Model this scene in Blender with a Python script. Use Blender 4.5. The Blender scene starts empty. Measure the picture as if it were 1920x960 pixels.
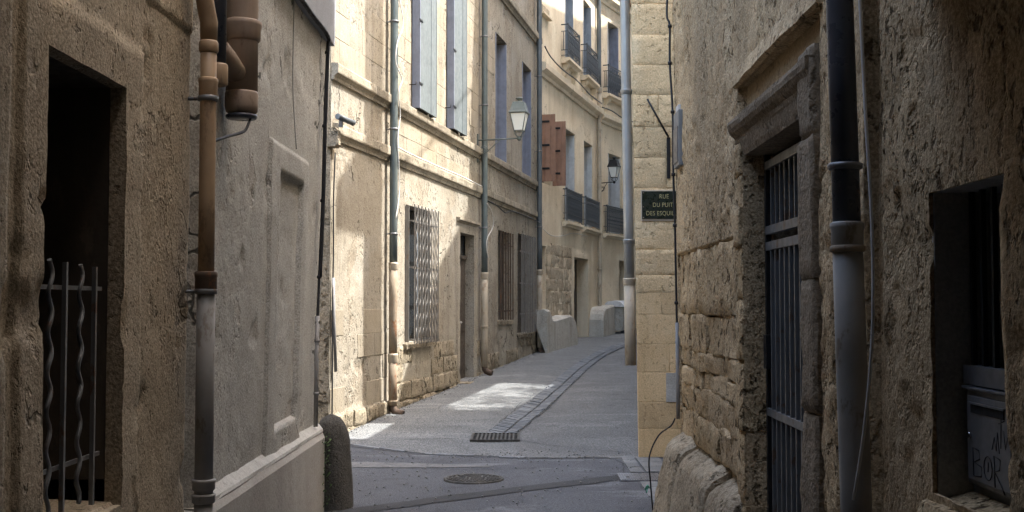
import bpy, bmesh, math, random
import numpy as np
from mathutils import Vector, Matrix
random.seed(7)
sc = bpy.context.scene
COL = sc.collection
R = math.radians

# ------------------------------------------------------------------ camera
cam_d = bpy.data.cameras.new('camera'); cam = bpy.data.objects.new('camera', cam_d); COL.objects.link(cam)
cam.location = (0, 0, 1.6)
cam.rotation_euler = (R(90) + math.atan(88/2100), 0, math.atan(18/2100))
cam_d.sensor_width = 36; cam_d.lens = 36*2100/1920; cam_d.clip_start = .05; cam_d.clip_end = 600
sc.camera = cam
# ------------------------------------------------------------------ sky + sun
SUN_AZ = R(90 - 1.0)      # compass angle from +Y towards +X
SUN_EL = R(60)
w = bpy.data.worlds.new('World'); sc.world = w; w.use_nodes = True
nt = w.node_tree; nt.nodes.clear()
wo = nt.nodes.new('ShaderNodeOutputWorld'); bg = nt.nodes.new('ShaderNodeBackground')
sky = nt.nodes.new('ShaderNodeTexSky'); sky.sky_type = 'NISHITA'; sky.sun_disc = False
sky.sun_elevation = SUN_EL; sky.sun_rotation = SUN_AZ; sky.dust_density = 5.0; sky.air_density = 1.5
nt.links.new(sky.outputs[0], bg.inputs[0]); nt.links.new(bg.outputs[0], wo.inputs[0])
bg.inputs[1].default_value = .15
sd = bpy.data.lights.new('sun', 'SUN'); sd.energy = 2.0; sd.angle = R(.5); sd.color = (1, .98, .94)
sun = bpy.data.objects.new('sun', sd); COL.objects.link(sun)
dirv = Vector((math.sin(SUN_AZ)*math.cos(SUN_EL), math.cos(SUN_AZ)*math.cos(SUN_EL), math.sin(SUN_EL)))
sun.rotation_euler = dirv.to_track_quat('Z', 'Y').to_euler()
sun.location = (20, 15, 30)
sc.view_settings.view_transform = 'Standard'; sc.view_settings.look = 'None'
sc.view_settings.gamma = 1; sc.view_settings.use_curve_mapping = False
sc.view_settings.exposure = 2.8
sc.render.engine = 'CYCLES'
sc.cycles.max_bounces = 6; sc.cycles.diffuse_bounces = 4; sc.cycles.glossy_bounces = 2; sc.cycles.transmission_bounces = 4

# ------------------------------------------------------------------ noise (numpy)
def _h(x, y, seed):
    n = (x.astype(np.int64)*374761393 + y.astype(np.int64)*668265263 + seed*1274126177) & 0xffffffff
    n = ((n ^ (n >> 13))*1274126177) & 0xffffffff
    return ((n ^ (n >> 16)) & 0xffff)/65535.0
def vnoise(x, y, seed=0):
    xi = np.floor(x); yi = np.floor(y); fx = x-xi; fy = y-yi
    fx = fx*fx*(3-2*fx); fy = fy*fy*(3-2*fy)
    a = _h(xi, yi, seed); b = _h(xi+1, yi, seed); c = _h(xi, yi+1, seed); d = _h(xi+1, yi+1, seed)
    return (a*(1-fx)+b*fx)*(1-fy)+(c*(1-fx)+d*fx)*fy
def fbm(x, y, oct=4, seed=0, rough=.5):
    t = 0; amp = 1; tot = 0
    for i in range(oct):
        t = t + amp*(vnoise(x, y, seed+i*17)-.5)*2; tot += amp; amp *= rough; x = x*2.03+5.1; y = y*2.03+3.7
    return t/tot
def sstep(a, b, x):
    t = np.clip((x-a)/(b-a), 0, 1); return t*t*(3-2*t)

# ------------------------------------------------------------------ frames: vertical planes with street-side normal
class Frame:
    def __init__(s, x, y, ang, flip=1):
        a = R(ang); s.p = (x, y); s.u = (math.sin(a), math.cos(a)); s.n = (math.cos(a)*flip, -math.sin(a)*flip); s.flip = flip
    def w(s, S, Z, D=0.0):
        return (s.p[0]+s.u[0]*S+s.n[0]*D, s.p[1]+s.u[1]*S+s.n[1]*D, Z)
    def at(s, S): return (s.p[0]+s.u[0]*S, s.p[1]+s.u[1]*S)
FA = Frame(-2.194, 13.731, 11.1)
SB = 13.535; FB = Frame(*FA.at(SB), 15.5)
SC = 7.21; FC = Frame(*FB.at(SC), 24.4)
FL = Frame(-1.6, 0, 0)
FR = Frame(1.2, 0, 0, -1)
F2 = Frame(1.214, 11.684, 90)

def gz(x, y):            # height of the street
    y = np.asarray(y, float)
    t = np.maximum(0, y-12.8)
    return .031*t*np.clip(t/2.0, 0, 1) - .0

# ------------------------------------------------------------------ materials
MAT = {}
class NT:
    def __init__(s, name, rough=.85):
        m = bpy.data.materials.new(name); m.use_nodes = True; s.m = m; s.t = m.node_tree
        s.t.nodes.clear(); o = s.n('ShaderNodeOutputMaterial'); s.b = s.n('ShaderNodeBsdfPrincipled')
        s.t.links.new(s.b.outputs[0], o.inputs[0]); s.b.inputs['Roughness'].default_value = rough
        s.b.inputs['Specular IOR Level'].default_value = .25
        s.tc = s.n('ShaderNodeTexCoord'); MAT[name] = m
    def n(s, t): return s.t.nodes.new(t)
    def l(s, a, b): s.t.links.new(a, b)
    def put(s, sock, v):
        if hasattr(v, 'links') or isinstance(v, bpy.types.NodeSocket): s.l(v, sock)
        elif isinstance(v, tuple) and len(v) == 3 and sock.type == 'RGBA': sock.default_value = (*v, 1)
        else: sock.default_value = v
    def vec(s, sx=1, sy=1, sz=1, off=(0, 0, 0)):
        mp = s.n('ShaderNodeMapping'); s.l(s.tc.outputs['Object'], mp.inputs[0]); mp.inputs['Scale'].default_value = (sx, sy, sz)
        mp.inputs['Location'].default_value = off
        return mp.outputs[0]
    def noise(s, scale, detail=5, rough=.6, vec=None, dist=0):
        q = s.n('ShaderNodeTexNoise'); q.inputs['Scale'].default_value = scale; q.inputs['Detail'].default_value = detail
        q.inputs['Roughness'].default_value = rough; q.inputs['Distortion'].default_value = dist
        s.l(vec if vec else s.tc.outputs['Object'], q.inputs['Vector']); return q.outputs['Fac']
    def vor(s, scale, feat='F1', vec=None):
        q = s.n('ShaderNodeTexVoronoi'); q.feature = feat; q.inputs['Scale'].default_value = scale
        s.l(vec if vec else s.tc.outputs['Object'], q.inputs['Vector']); return q.outputs['Distance']
    def ramp(s, f, a, b, va=0.0, vb=1.0):
        q = s.n('ShaderNodeMapRange'); q.interpolation_type = 'SMOOTHSTEP'
        for i, v in zip((1, 2, 3, 4), (a, b, va, vb)): q.inputs[i].default_value = v
        s.l(f, q.inputs[0]); return q.outputs[0]
    def mix(s, f, a, b, mode='MIX'):
        q = s.n('ShaderNodeMix'); q.data_type = 'RGBA'; q.blend_type = mode
        s.put(q.inputs[0], f); s.put(q.inputs[6], a); s.put(q.inputs[7], b); return q.outputs[2]
    def math(s, op, a, b=0.0):
        q = s.n('ShaderNodeMath'); q.operation = op; s.put(q.inputs[0], a); s.put(q.inputs[1], b); return q.outputs[0]
    def bump(s, h, strength, dist, nrm=None):
        q = s.n('ShaderNodeBump'); q.inputs['Strength'].default_value = strength; q.inputs['Distance'].default_value = dist
        s.l(h, q.inputs['Height'])
        if nrm: s.l(nrm, q.inputs['Normal'])
        return q.outputs[0]
    def rnd(s):
        q = s.n('ShaderNodeObjectInfo'); return q.outputs['Random']
    def col(s, v): s.put(s.b.inputs['Base Color'], v)
    def nrm(s, v): s.l(v, s.b.inputs['Normal'])

def plaster(name, base, dark, light, stain, scale=.8, streak=.5, pits=.5, pitscale=22, grain=1.0, bump=.6, flake=None, flake_at=.56, rough=.92, spec=.15, vary=0.0, cracks=0.0, fsz=1.0, pit_at=.55, mac=(.36, .6), soot=None):
    t = NT(name, rough); t.b.inputs['Specular IOR Level'].default_value = spec
    n1 = t.noise(scale, 6, .62, dist=.4)
    c = t.mix(t.ramp(n1, *mac), dark, base)
    n1b = t.noise(scale*2.3, 5, .65, t.vec(1, 1, .8, (7, 3, 1)))
    c = t.mix(t.ramp(n1b, .5, .72), c, light)
    h = t.math('MULTIPLY', t.noise(scale*9, 3, .6), .8)
    if flake:
        nf = t.noise(1.1*fsz, 7, .68, t.vec(1, 1, .75, (3, 9, 4)), .25)
        mk = t.ramp(nf, flake_at, flake_at+.025)
        c = t.mix(mk, c, t.mix(t.ramp(t.noise(14, 5), .3, .7), flake, tuple(v*.72 for v in flake)))
        h = t.math('SUBTRACT', h, t.math('MULTIPLY', mk, .5))
    if streak:
        ns = t.noise(1.0, 5, .65, t.vec(3.2, 3.2, .28, (1, 2, 3)), .5)
        ns2 = t.noise(1.0, 2, .6, t.vec(11, 11, .7, (4, 2, 8)), .3)
        m = t.math('MULTIPLY', t.ramp(ns, .48, .72), t.ramp(ns2, .25, .65, .45, 1))
        c = t.mix(t.math('MULTIPLY', m, streak), c, stain, 'MIX')
    if soot:
        nz_ = t.noise(.75, 8, .66, t.vec(1, 1, .55, (13, 2, 9)), .6)
        c = t.mix(t.math('MULTIPLY', t.ramp(nz_, .49, .62), soot), c, stain)
    fine = t.noise(pitscale*3.2, 3, .7)
    c = t.mix(grain*.6, c, t.mix(t.ramp(fine, .3, .72), tuple(v*.45 for v in base), tuple(min(1, v*1.3) for v in light)), 'MIX') if grain else c
    if pits:
        np_ = t.noise(pitscale, 3, .6, t.vec(1, 1, .8, (5, 5, 5)), .08)
        pm = t.ramp(np_, pit_at, pit_at+.13)
        pz = t.ramp(t.noise(scale*1.7, 5, .6, t.vec(1, 1, 1, (11, 4, 6))), .42, .6)
        pm = t.math('MULTIPLY', pm, t.math('ADD', t.math('MULTIPLY', pz, .85), .15))
        c = t.mix(t.math('MULTIPLY', pm, pits), c, tuple(v*.28 for v in dark))
        h = t.math('SUBTRACT', h, t.math('MULTIPLY', pm, pits*1.6))
    if cracks:
        wv = t.n('ShaderNodeVectorMath'); wv.operation = 'ADD'
        sm = t.n('ShaderNodeTexNoise'); sm.inputs['Scale'].default_value = 2.2; sm.inputs['Detail'].default_value = 4; t.l(t.tc.outputs['Object'], sm.inputs['Vector'])
        t.l(t.vec(1, 1, .55), wv.inputs[0]); t.l(sm.outputs['Color'], wv.inputs[1])
        cd = t.vor(.9, 'DISTANCE_TO_EDGE', wv.outputs[0])
        cm = t.math('MULTIPLY', t.ramp(cd, .004, .013, 1, 0), t.ramp(t.noise(.9, 3), .5, .58))
        c = t.mix(t.math('MULTIPLY', cm, cracks), c, tuple(v*.2 for v in dark)); h = t.math('SUBTRACT', h, cm)
    h = t.math('ADD', h, t.math('MULTIPLY', fine, .35*grain))
    if vary:
        c = t.mix(1.0, c, t.mix(t.rnd(), (1-vary,)*3, (1.0+vary*.25, 1.0+vary*.22, 1.0+vary*.15)), 'MULTIPLY')
    t.col(c); t.nrm(t.bump(h, bump, .02)); return t.m

def paint(name, colr, worn, wear=.3, rough=.5, metallic=0, scale=6, bump=.15, streak=.0, spec=.4, vary=0):
    t = NT(name, rough); t.b.inputs['Metallic'].default_value = metallic; t.b.inputs['Specular IOR Level'].default_value = spec
    c = t.mix(t.ramp(t.noise(scale, 4, .65), .35, .7), colr, tuple(v*.8 for v in colr))
    if wear: c = t.mix(t.math('MULTIPLY', t.ramp(t.noise(scale*2.2, 5, .7, t.vec(1, 1, .5, (2, 7, 1))), .56, .64), wear), c, worn)
    if streak: c = t.mix(t.math('MULTIPLY', t.ramp(t.noise(1, 6, .6, t.vec(14, 14, .9)), .5, .75), streak), c, worn)
    if vary: c = t.mix(1.0, c, t.mix(t.rnd(), (1-vary,)*3, (1, 1, 1)), 'MULTIPLY')
    t.col(c); t.nrm(t.bump(t.noise(scale*7, 5, .6), bump, .004))
    q = t.ramp(t.noise(scale*3, 4), .3, .7, rough-.1, rough+.15); t.l(q, t.b.inputs['Roughness']); return t.m

plaster('stucco_near', (.33, .265, .18), (.21, .16, .10), (.43, .365, .275), (.125, .094, .058), .7, .65, .45, 24, 1.0, .7, cracks=.6, flake=(.235, .185, .125), flake_at=.585, pit_at=.585, soot=.45)
plaster('stucco_grey', (.43, .415, .37), (.29, .275, .238), (.51, .495, .45), (.17, .155, .13), .7, .6, .3, 26, .9, .55, cracks=.9, flake=(.33, .295, .24), flake_at=.59, pit_at=.6, soot=.3)
plaster('cement_smooth', (.39, .365, .325), (.30, .275, .24), (.44, .415, .375), (.22, .2, .175), .9, .4, .2, 30, .5, .3)
plaster('upper_grey', (.30, .31, .335), (.25, .26, .28), (.34, .35, .375), (.2, .2, .21), 1.2, .3, .1, 26, .4, .2)
plaster('cement_lip', (.44, .425, .385), (.34, .325, .29), (.50, .485, .445), (.24, .22, .19), 2.0, .2, .2, 30, .5, .3)
plaster('stone_dark', (.51, .36, .195), (.27, .17, .08), (.61, .47, .29), (.075, .046, .022), 1.4, .8, .9, 22, 1.0, 1.0, flake=(.40, .27, .13), flake_at=.54, pit_at=.53, mac=(.42, .57), soot=.5)
plaster('render_dark', (.53, .375, .205), (.30, .19, .088), (.64, .50, .32), (.085, .05, .022), 1.0, .9, .8, 24, 1.0, .8, flake=(.36, .24, .115), flake_at=.54, pit_at=.53, mac=(.43, .57), soot=.8)
plaster('stone_ochre', (.37, .265, .145), (.26, .18, .095), (.42, .32, .19), (.16, .11, .06), 1.2, .45, .5, 20, .7, .6)
plaster('stone_soot', (.215, .165, .11), (.11, .082, .052), (.30, .24, .17), (.04, .03, .02), 1.6, .6, .5, 18, .8, .7)
plaster('stone_plinth', (.32, .25, .165), (.17, .125, .075), (.43, .36, .26), (.08, .06, .037), 1.6, .5, .7, 15, .9, .9, vary=.15)
plaster('stone_cream', (.325, .286, .222), (.235, .196, .138), (.35, .328, .282), (.11, .088, .058), .55, .85, .6, 17, .7, .7, flake=(.27, .215, .145), flake_at=.56, cracks=.9, pit_at=.55, soot=.3)
plaster('stone_cream_block', (.32, .278, .212), (.25, .205, .14), (.36, .325, .265), (.105, .085, .057), .7, .65, .5, 17, .5, .55, vary=.12)
plaster('bounce_white', (.72, .69, .62), (.62, .58, .50), (.78, .76, .70), (.4, .36, .3), 1.0, .3, .2, 20, .4, .3)  # kept white so the added tall house throws light onto the bend
plaster('stone_band', (.33, .285, .215), (.175, .145, .10), (.37, .335, .27), (.05, .042, .03), 1.6, .8, .6, 15, .7, .6, vary=.2)
plaster('stone_worn', (.30, .25, .175), (.17, .135, .088), (.37, .32, .24), (.055, .044, .03), 1.3, .9, .9, 14, .9, .95, vary=.15, pit_at=.5)
plaster('stone_yellow', (.68, .58, .425), (.54, .44, .30), (.73, .65, .50), (.33, .26, .17), .5, .4, .25, 20, .4, .4, cracks=.5)
plaster('stone_rough', (.44, .36, .255), (.31, .245, .165), (.52, .445, .33), (.19, .15, .1), 1.0, .5, .8, 12, .8, .9)
plaster('stone_tan', (.72, .55, .325), (.62, .45, .245), (.77, .63, .42), (.40, .27, .135), .9, .5, .6, 22, .7, .6, vary=.10, soot=.3, cracks=.5)
plaster('stone_tan_smooth', (.72, .525, .295), (.63, .43, .21), (.76, .595, .37), (.30, .18, .075), .8, .6, .35, 24, .6, .4, vary=.22, soot=.4)
plaster('barrier_concrete', (.46, .44, .385), (.33, .305, .255), (.53, .51, .455), (.10, .085, .065), 1.3, .85, .5, 22, .7, .5)
plaster('guard_rock', (.085, .08, .07), (.042, .038, .032), (.125, .118, .104), (.03, .027, .022), 2.2, .5, .4, 30, .8, .6)
plaster('roof_tile', (.40, .21, .13), (.30, .15, .09), (.48, .28, .18), (.2, .12, .08), 1.0, .3, .3, 20, .6, .5)
plaster('gutter_stone', (.185, .196, .208), (.14, .149, .16), (.235, .245, .256), (.09, .095, .1), 2.5, .2, .3, 25, .6, .5, vary=.25)
plaster('slab_stone', (.19, .192, .19), (.13, .132, .13), (.24, .242, .24), (.1, .1, .1), 2.5, .2, .3, 25, .6, .4, vary=.25)
plaster('cement_patch', (.15, .148, .146), (.11, .109, .108), (.19, .188, .185), (.16, .15, .14), 3.0, .2, .3, 25, .6, .4)

def road(name, base, dark, light, agg, scale_agg=85, patch=.6, rough=.85, spec=.3):
    t = NT(name, rough); t.b.inputs['Specular IOR Level'].default_value = spec
    c = t.mix(t.ramp(t.noise(.9, 8, .62, dist=.4), .35, .66), dark, base)
    c = t.mix(t.math('MULTIPLY', t.ramp(t.noise(.5, 9, .7, t.vec(1, 3.0, 1, (8, 1, 0)), .5), .54, .62), patch), c, light)
    c = t.mix(t.math('MULTIPLY', t.ramp(t.noise(3.1, 8, .7, t.vec(1, 1, 1, (2, 4, 0))), .56, .66), .75), c, tuple(v*.5 for v in dark))
    v = t.vor(scale_agg); f = t.noise(scale_agg*1.6, 3, .6)
    c = t.mix(t.math('MULTIPLY', t.ramp(f, .5, .7), agg), c, tuple(min(1, k*1.9) for k in light))
    c = t.mix(t.math('MULTIPLY', t.ramp(v, .35, .75), agg), c, tuple(k*.45 for k in dark))
    t.col(c); t.nrm(t.bump(t.math('ADD', f, t.math('SUBTRACT', .5, v)), .55, .008)); return t.m
road('asphalt', (.082, .085, .094), (.058, .06, .067), (.15, .153, .162), .55, 85, .9)
road('asphalt_fresh', (.045, .045, .047), (.035, .035, .036), (.06, .06, .06), .3, 110, .2)
road('concrete_road', (.165, .169, .167), (.118, .121, .12), (.225, .228, .224), .8, 52, .8)
road('concrete_road_warm', (.152, .151, .146), (.108, .107, .104), (.20, .198, .192), .75, 58, .8)

paint('iron_black', (.018, .019, .021), (.07, .045, .03), .4, .45, .3)
paint('iron_grey', (.19, .195, .20), (.15, .09, .055), .8, .5, .5)
paint('iron_light', (.23, .215, .195), (.16, .10, .06), .5, .5, .4)
paint('iron_rust', (.10, .07, .05), (.19, .09, .045), .7, .8, .3)
paint('iron_balcony', (.075, .085, .095), (.13, .13, .13), .4, .55, .3)
paint('pvc_black', (.05, .057, .075), (.08, .082, .09), .3, .32, 0, 5, .05, .3)
paint('pvc_brown', (.36, .25, .15), (.20, .135, .085), .8, .55, 0, 4, .1, .4)
paint('pipe_brown_dull', (.29, .215, .155), (.17, .12, .085), .8, .6, 0, 4, .15, .4)
paint('pipe_grey', (.27, .262, .25), (.15, .125, .10), .8, .55, 0, 4, .15, .4)
paint('pipe_greyright', (.29, .275, .25), (.15, .115, .08), .8, .6, 0, 4, .15, .5)
paint('zinc_green', (.13, .155, .152), (.18, .2, .19), .5, .45, .5, 3, .1, .5)
paint('zinc_grey', (.33, .34, .335), (.25, .255, .25), .4, .4, .4, 3, .08, .3)
paint('zinc_dark', (.12, .135, .14), (.2, .2, .2), .4, .45, .4, 3, .1, .4)
paint('pipe_beige', (.42, .36, .27), (.24, .17, .10), .7, .6, 0, 4, .15, .4)
paint('pipe_rusty', (.27, .215, .15), (.20, .085, .035), .85, .75, 0, 5, .3, .6)
paint('shutter_blue', (.13, .152, .158), (.09, .105, .11), .5, .7, 0, 5, .25, .5, vary=.15)
paint('shutter_lilac', (.215, .235, .295), (.15, .165, .21), .4, .7, 0, 5, .25, .4, vary=.1)
paint('shutter_pale', (.55, .57, .57), (.42, .42, .40), .4, .7, 0, 5, .2, .4)
paint('shutter_slate', (.20, .24, .29), (.3, .33, .36), .4, .7, 0, 5, .2, .4)
paint('wood_red', (.36, .205, .135), (.22, .12, .08), .6, .75, 0, 4, .35, .8, vary=.15)
paint('wood_dark', (.06, .047, .035), (.11, .088, .065), .5, .6, 0, 5, .3, .5)
paint('frame_white', (.62, .62, .60), (.45, .44, .42), .3, .6, 0, 6, .1)
paint('letterbox_grey', (.17, .175, .185), (.10, .10, .10), .4, .45, .3, 6, .08, .4)
paint('steel_plate', (.20, .20, .205), (.12, .11, .10), .6, .45, .7, 8, .2)
paint('chrome', (.6, .6, .6), (.4, .4, .4), .2, .25, 1.0, 8, .02)
paint('cable_black', (.012, .012, .014), (.03, .03, .03), .2, .5)
paint('cable_white', (.62, .60, .56), (.42, .40, .36), .4, .6)
paint('sign_green', (.012, .02, .014), (.03, .035, .03), .2, .3, 0, 8, .03)
paint('sign_rim', (.50, .43, .33), (.36, .3, .22), .5, .6)
paint('sign_gold', (.46, .42, .22), (.3, .27, .14), .4, .5)
paint('graffiti', (.012, .012, .014), (.03, .03, .03), .2, .5)
paint('manhole_iron', (.06, .056, .05), (.12, .11, .095), .7, .6, .4, 12, .4)
paint('white_lid', (.66, .66, .65), (.5, .5, .48), .3, .5)
paint('twine', (.10, .35, .26), (.06, .2, .15), .3, .8)
paint('meter_grey', (.22, .225, .22), (.24, .24, .24), .4, .5)
paint('opening_shade', (.012, .011, .010), (.02, .018, .016), .3, .9)  # near-black: the shade inside openings is put into the colour
t = NT('glass_dark', .08); t.col((.02, .024, .028)); t.b.inputs['Specular IOR Level'].default_value = .6
t = NT('lamp_glass', .35); t.col((.86, .88, .84)); t.b.inputs['Transmission Weight'].default_value = .15; t.b.inputs['Subsurface Weight'].default_value = 0
t.b.inputs['Specular IOR Level'].default_value = .5
t = NT('leaf_green', .7); t.col((.05, .09, .025))

# ------------------------------------------------------------------ object helpers
def put(name, me, parent=None):
    o = bpy.data.objects.new(name, me); COL.objects.link(o)
    if parent: o.parent = parent
    return o
def tag(o, label=None, cat=None, group=None, kind=None):
    if label: o['label'] = label
    if cat: o['category'] = cat
    if group: o['group'] = group
    if kind: o['kind'] = kind
    return o
def thing(name, loc, label, cat, group=None):
    o = put(name, None); o.location = loc; return tag(o, label, cat, group)
def origin(p):
    v = Vector((0, 0, 0))
    while p is not None: v += Vector(p.location); p = p.parent
    return v
class MB:
    def __init__(s): s.v = []; s.f = []; s.sm = []
    def add(s, vs, fs, smooth=False):
        b = len(s.v); s.v += [tuple(map(float, q)) for q in vs]; s.f += [tuple(b+i for i in f) for f in fs]; s.sm += [smooth]*len(fs); return s
    def hexa(s, p):   # 8 points: 0-3 bottom ring, 4-7 top ring
        return s.add(p, [(0, 3, 2, 1), (4, 5, 6, 7), (0, 1, 5, 4), (1, 2, 6, 5), (2, 3, 7, 6), (3, 0, 4, 7)])
    def fbox(s, F, s0, s1, z0, z1, d0, d1):
        return s.hexa([F.w(a, z, d) for z in (z0, z1) for a, d in ((s0, d0), (s1, d0), (s1, d1), (s0, d1))])
    def box(s, x0, x1, y0, y1, z0, z1):
        return s.hexa([(a, b, z) for z in (z0, z1) for a, b in ((x0, y0), (x1, y0), (x1, y1), (x0, y1))])
    def prism(s, poly, z0, z1):
        n = len(poly); vs = [(x, y, z0) for x, y in poly]+[(x, y, z1) for x, y in poly]
        return s.add(vs, [tuple(range(n))[::-1], tuple(range(n, 2*n))]+[(i, (i+1) % n, (i+1) % n+n, i+n) for i in range(n)])
    def prof(s, F, prof, s0, s1, n=1, jit=0, seed=0):   # closed (d,z) profile swept along s
        m = len(prof); vs = []
        for i in range(n+1):
            S = s0+(s1-s0)*i/n
            for k, (d, z) in enumerate(prof):
                j = float(fbm(np.array([S*2.3+k*3.1]), np.array([k*1.7+seed]), 4, seed)[0])*jit if jit else 0
                vs.append(F.w(S, z+j*.6, d+j))
        fs = [tuple(range(m)), tuple(range(n*m, n*m+m))[::-1]]
        for i in range(n):
            for k in range(m): fs.append((i*m+k, (i+1)*m+k, (i+1)*m+(k+1) % m, i*m+(k+1) % m))
        return s.add(vs, fs)
    def tube(s, pts, r, seg=8, cap=True):
        pts = [Vector(p) for p in pts]; n = len(pts); rs = r if isinstance(r, (list, tuple)) else [r]*n
        vs = []; up = None
        for i in range(n):
            tg = (pts[min(i+1, n-1)]-pts[max(i-1, 0)]).normalized()
            if up is None: up = Vector((0, 0, 1)) if abs(tg.z) < .9 else Vector((0, 1, 0))
            a = tg.cross(up); a = a.normalized() if a.length > 1e-5 else tg.orthogonal().normalized()
            b = a.cross(tg).normalized(); up = b
            for k in range(seg):
                q = 2*math.pi*k/seg; vs.append(pts[i]+a*math.cos(q)*rs[i]+b*math.sin(q)*rs[i])
        fs = [(i*seg+k, i*seg+(k+1) % seg, (i+1)*seg+(k+1) % seg, (i+1)*seg+k) for i in range(n-1) for k in range(seg)]
        base = len(s.v); s.add(vs, fs, True)
        if cap: s.f += [tuple(base+k for k in range(seg))[::-1], tuple(base+(n-1)*seg+k for k in range(seg))]; s.sm += [False]*2
        return s
    def lathe(s, c, prof, seg=16, rot=0, smooth=True):
        vs = []
        for r, z in prof:
            for k in range(seg):
                q = 2*math.pi*k/seg+rot; vs.append((c[0]+math.cos(q)*r, c[1]+math.sin(q)*r, c[2]+z))
        n = len(prof)
        fs = [(i*seg+k, i*seg+(k+1) % seg, (i+1)*seg+(k+1) % seg, (i+1)*seg+k) for i in range(n-1) for k in range(seg)]
        s.add(vs, fs, smooth); b = len(s.v)-n*seg
        s.f += [tuple(b+k for k in range(seg))[::-1], tuple(b+(n-1)*seg+k for k in range(seg))]; s.sm += [False]*2
        return s
    def build(s, name, mat, parent=None, bevel=0, label=None, fix=True):
        o3 = origin(parent) if parent else Vector((0, 0, 0))
        me = bpy.data.meshes.new(name)
        me.from_pydata([(x-o3.x, y-o3.y, z-o3.z) for x, y, z in s.v], [], s.f)
        me.polygons.foreach_set('use_smooth', s.sm)
        if fix or bevel:
            bm = bmesh.new(); bm.from_mesh(me); bmesh.ops.recalc_face_normals(bm, faces=bm.faces)
            if bevel:
                ed = [e for e in bm.edges if len(e.link_faces) == 2 and e.calc_face_angle(0) > .6]
                bmesh.ops.bevel(bm, geom=ed, offset=bevel, segments=2, affect='EDGES', profile=.6, clamp_overlap=True)
            bm.to_mesh(me); bm.free()
        me.materials.append(MAT[mat]); o = put(name, me, parent)
        if label: o['label'] = label
        return o

def lines(a, b, step, extra=(), coarse=None):
    n = max(1, int(round((b-a)/step))); L = list(np.linspace(a, b, n+1))
    if coarse: L = [v for v in L if v <= coarse[0]]+list(np.arange(coarse[0]+coarse[1], b, coarse[1]))+[b]
    for e in extra:
        if a < e < b:
            L = [v for v in L if abs(v-e) > step*.35 or v in (a, b)]+[e]
    return np.array(sorted(set(round(v, 5) for v in L)))
def wall(name, F, s0, s1, z0, z1, res, mat, parent, openings=(), steps=(), disp=None, warp=None, zc=None, sc_=None):
    es = []; ez = []
    for o in openings: es += [o[0], o[1]]; ez += [o[2], o[3]]
    for q in steps:
        for e in q[0:2]: es += [e-.006, e+.006]
        for e in q[2:4]: ez += [e-.006, e+.006]
    LS = lines(s0, s1, res, es, sc_); LZ = lines(z0, z1, res, ez, zc)
    S, Z = np.meshgrid(LS, LZ); D = disp(S, Z) if disp else np.zeros_like(S)
    for a, b, c, d, dd in steps:
        m = np.minimum(np.minimum(sstep(a-.007, a+.005, S), 1-sstep(b-.005, b+.007, S)), np.minimum(sstep(c-.007, c+.005, Z), 1-sstep(d-.005, d+.007, Z)))
        D = D+dd*m
    if warp: S = warp(S, Z)
    X = F.p[0]+F.u[0]*S+F.n[0]*D; Y = F.p[1]+F.u[1]*S+F.n[1]*D
    ns, nz = len(LS), len(LZ)
    cs = (LS[:-1]+LS[1:])/2; cz = (LZ[:-1]+LZ[1:])/2
    keep = np.ones((nz-1, ns-1), bool)
    for o in openings:
        keep &= ~(((cs > o[0]) & (cs < o[1]))[None, :] & ((cz > o[2]) & (cz < o[3]))[:, None])
    idx = np.arange(ns*nz).reshape(nz, ns)
    q = np.stack([idx[:-1, :-1], idx[:-1, 1:], idx[1:, 1:], idx[1:, :-1]], -1)[keep]
    if F.flip == -1: q = q[:, ::-1]
    verts = np.stack([X, Y, Z], -1).reshape(-1, 3)
    faces = q.tolist(); V = verts.tolist(); sm = [True]*len(faces)
    for o in openings:
        a0, a1 = np.argmin(abs(LS-o[0])), np.argmin(abs(LS-o[1])); b0, b1 = np.argmin(abs(LZ-o[2])), np.argmin(abs(LZ-o[3]))
        ring = [(b0, i) for i in range(a0, a1)]+[(j, a1) for j in range(b0, b1)]+[(b1, i) for i in range(a1, a0, -1)]+[(j, a0) for j in range(b1, b0, -1)]
        fr = []; bk = []
        for j, i in ring:
            p = V[idx[j, i]]; fr.append(len(V)); V.append(list(p))
            ss = float(S[j, i]); bk.append(len(V)); V.append(list(F.w(ss, p[2], -o[4])))
        n = len(ring)
        for k in range(n): faces.append([fr[k], bk[k], bk[(k+1) % n], fr[(k+1) % n]]); sm.append(False)
    o3 = origin(parent)
    V = np.array(V)-np.array(o3)
    used = np.unique(np.concatenate([np.array(f) for f in faces])); remap = -np.ones(len(V), int); remap[used] = np.arange(len(used))
    me = bpy.data.meshes.new(name); me.from_pydata(V[used].tolist(), [], [[int(remap[i]) for i in f] for f in faces])
    me.polygons.foreach_set('use_smooth', sm); me.materials.append(MAT[mat])
    return put(name, me, parent)

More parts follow.
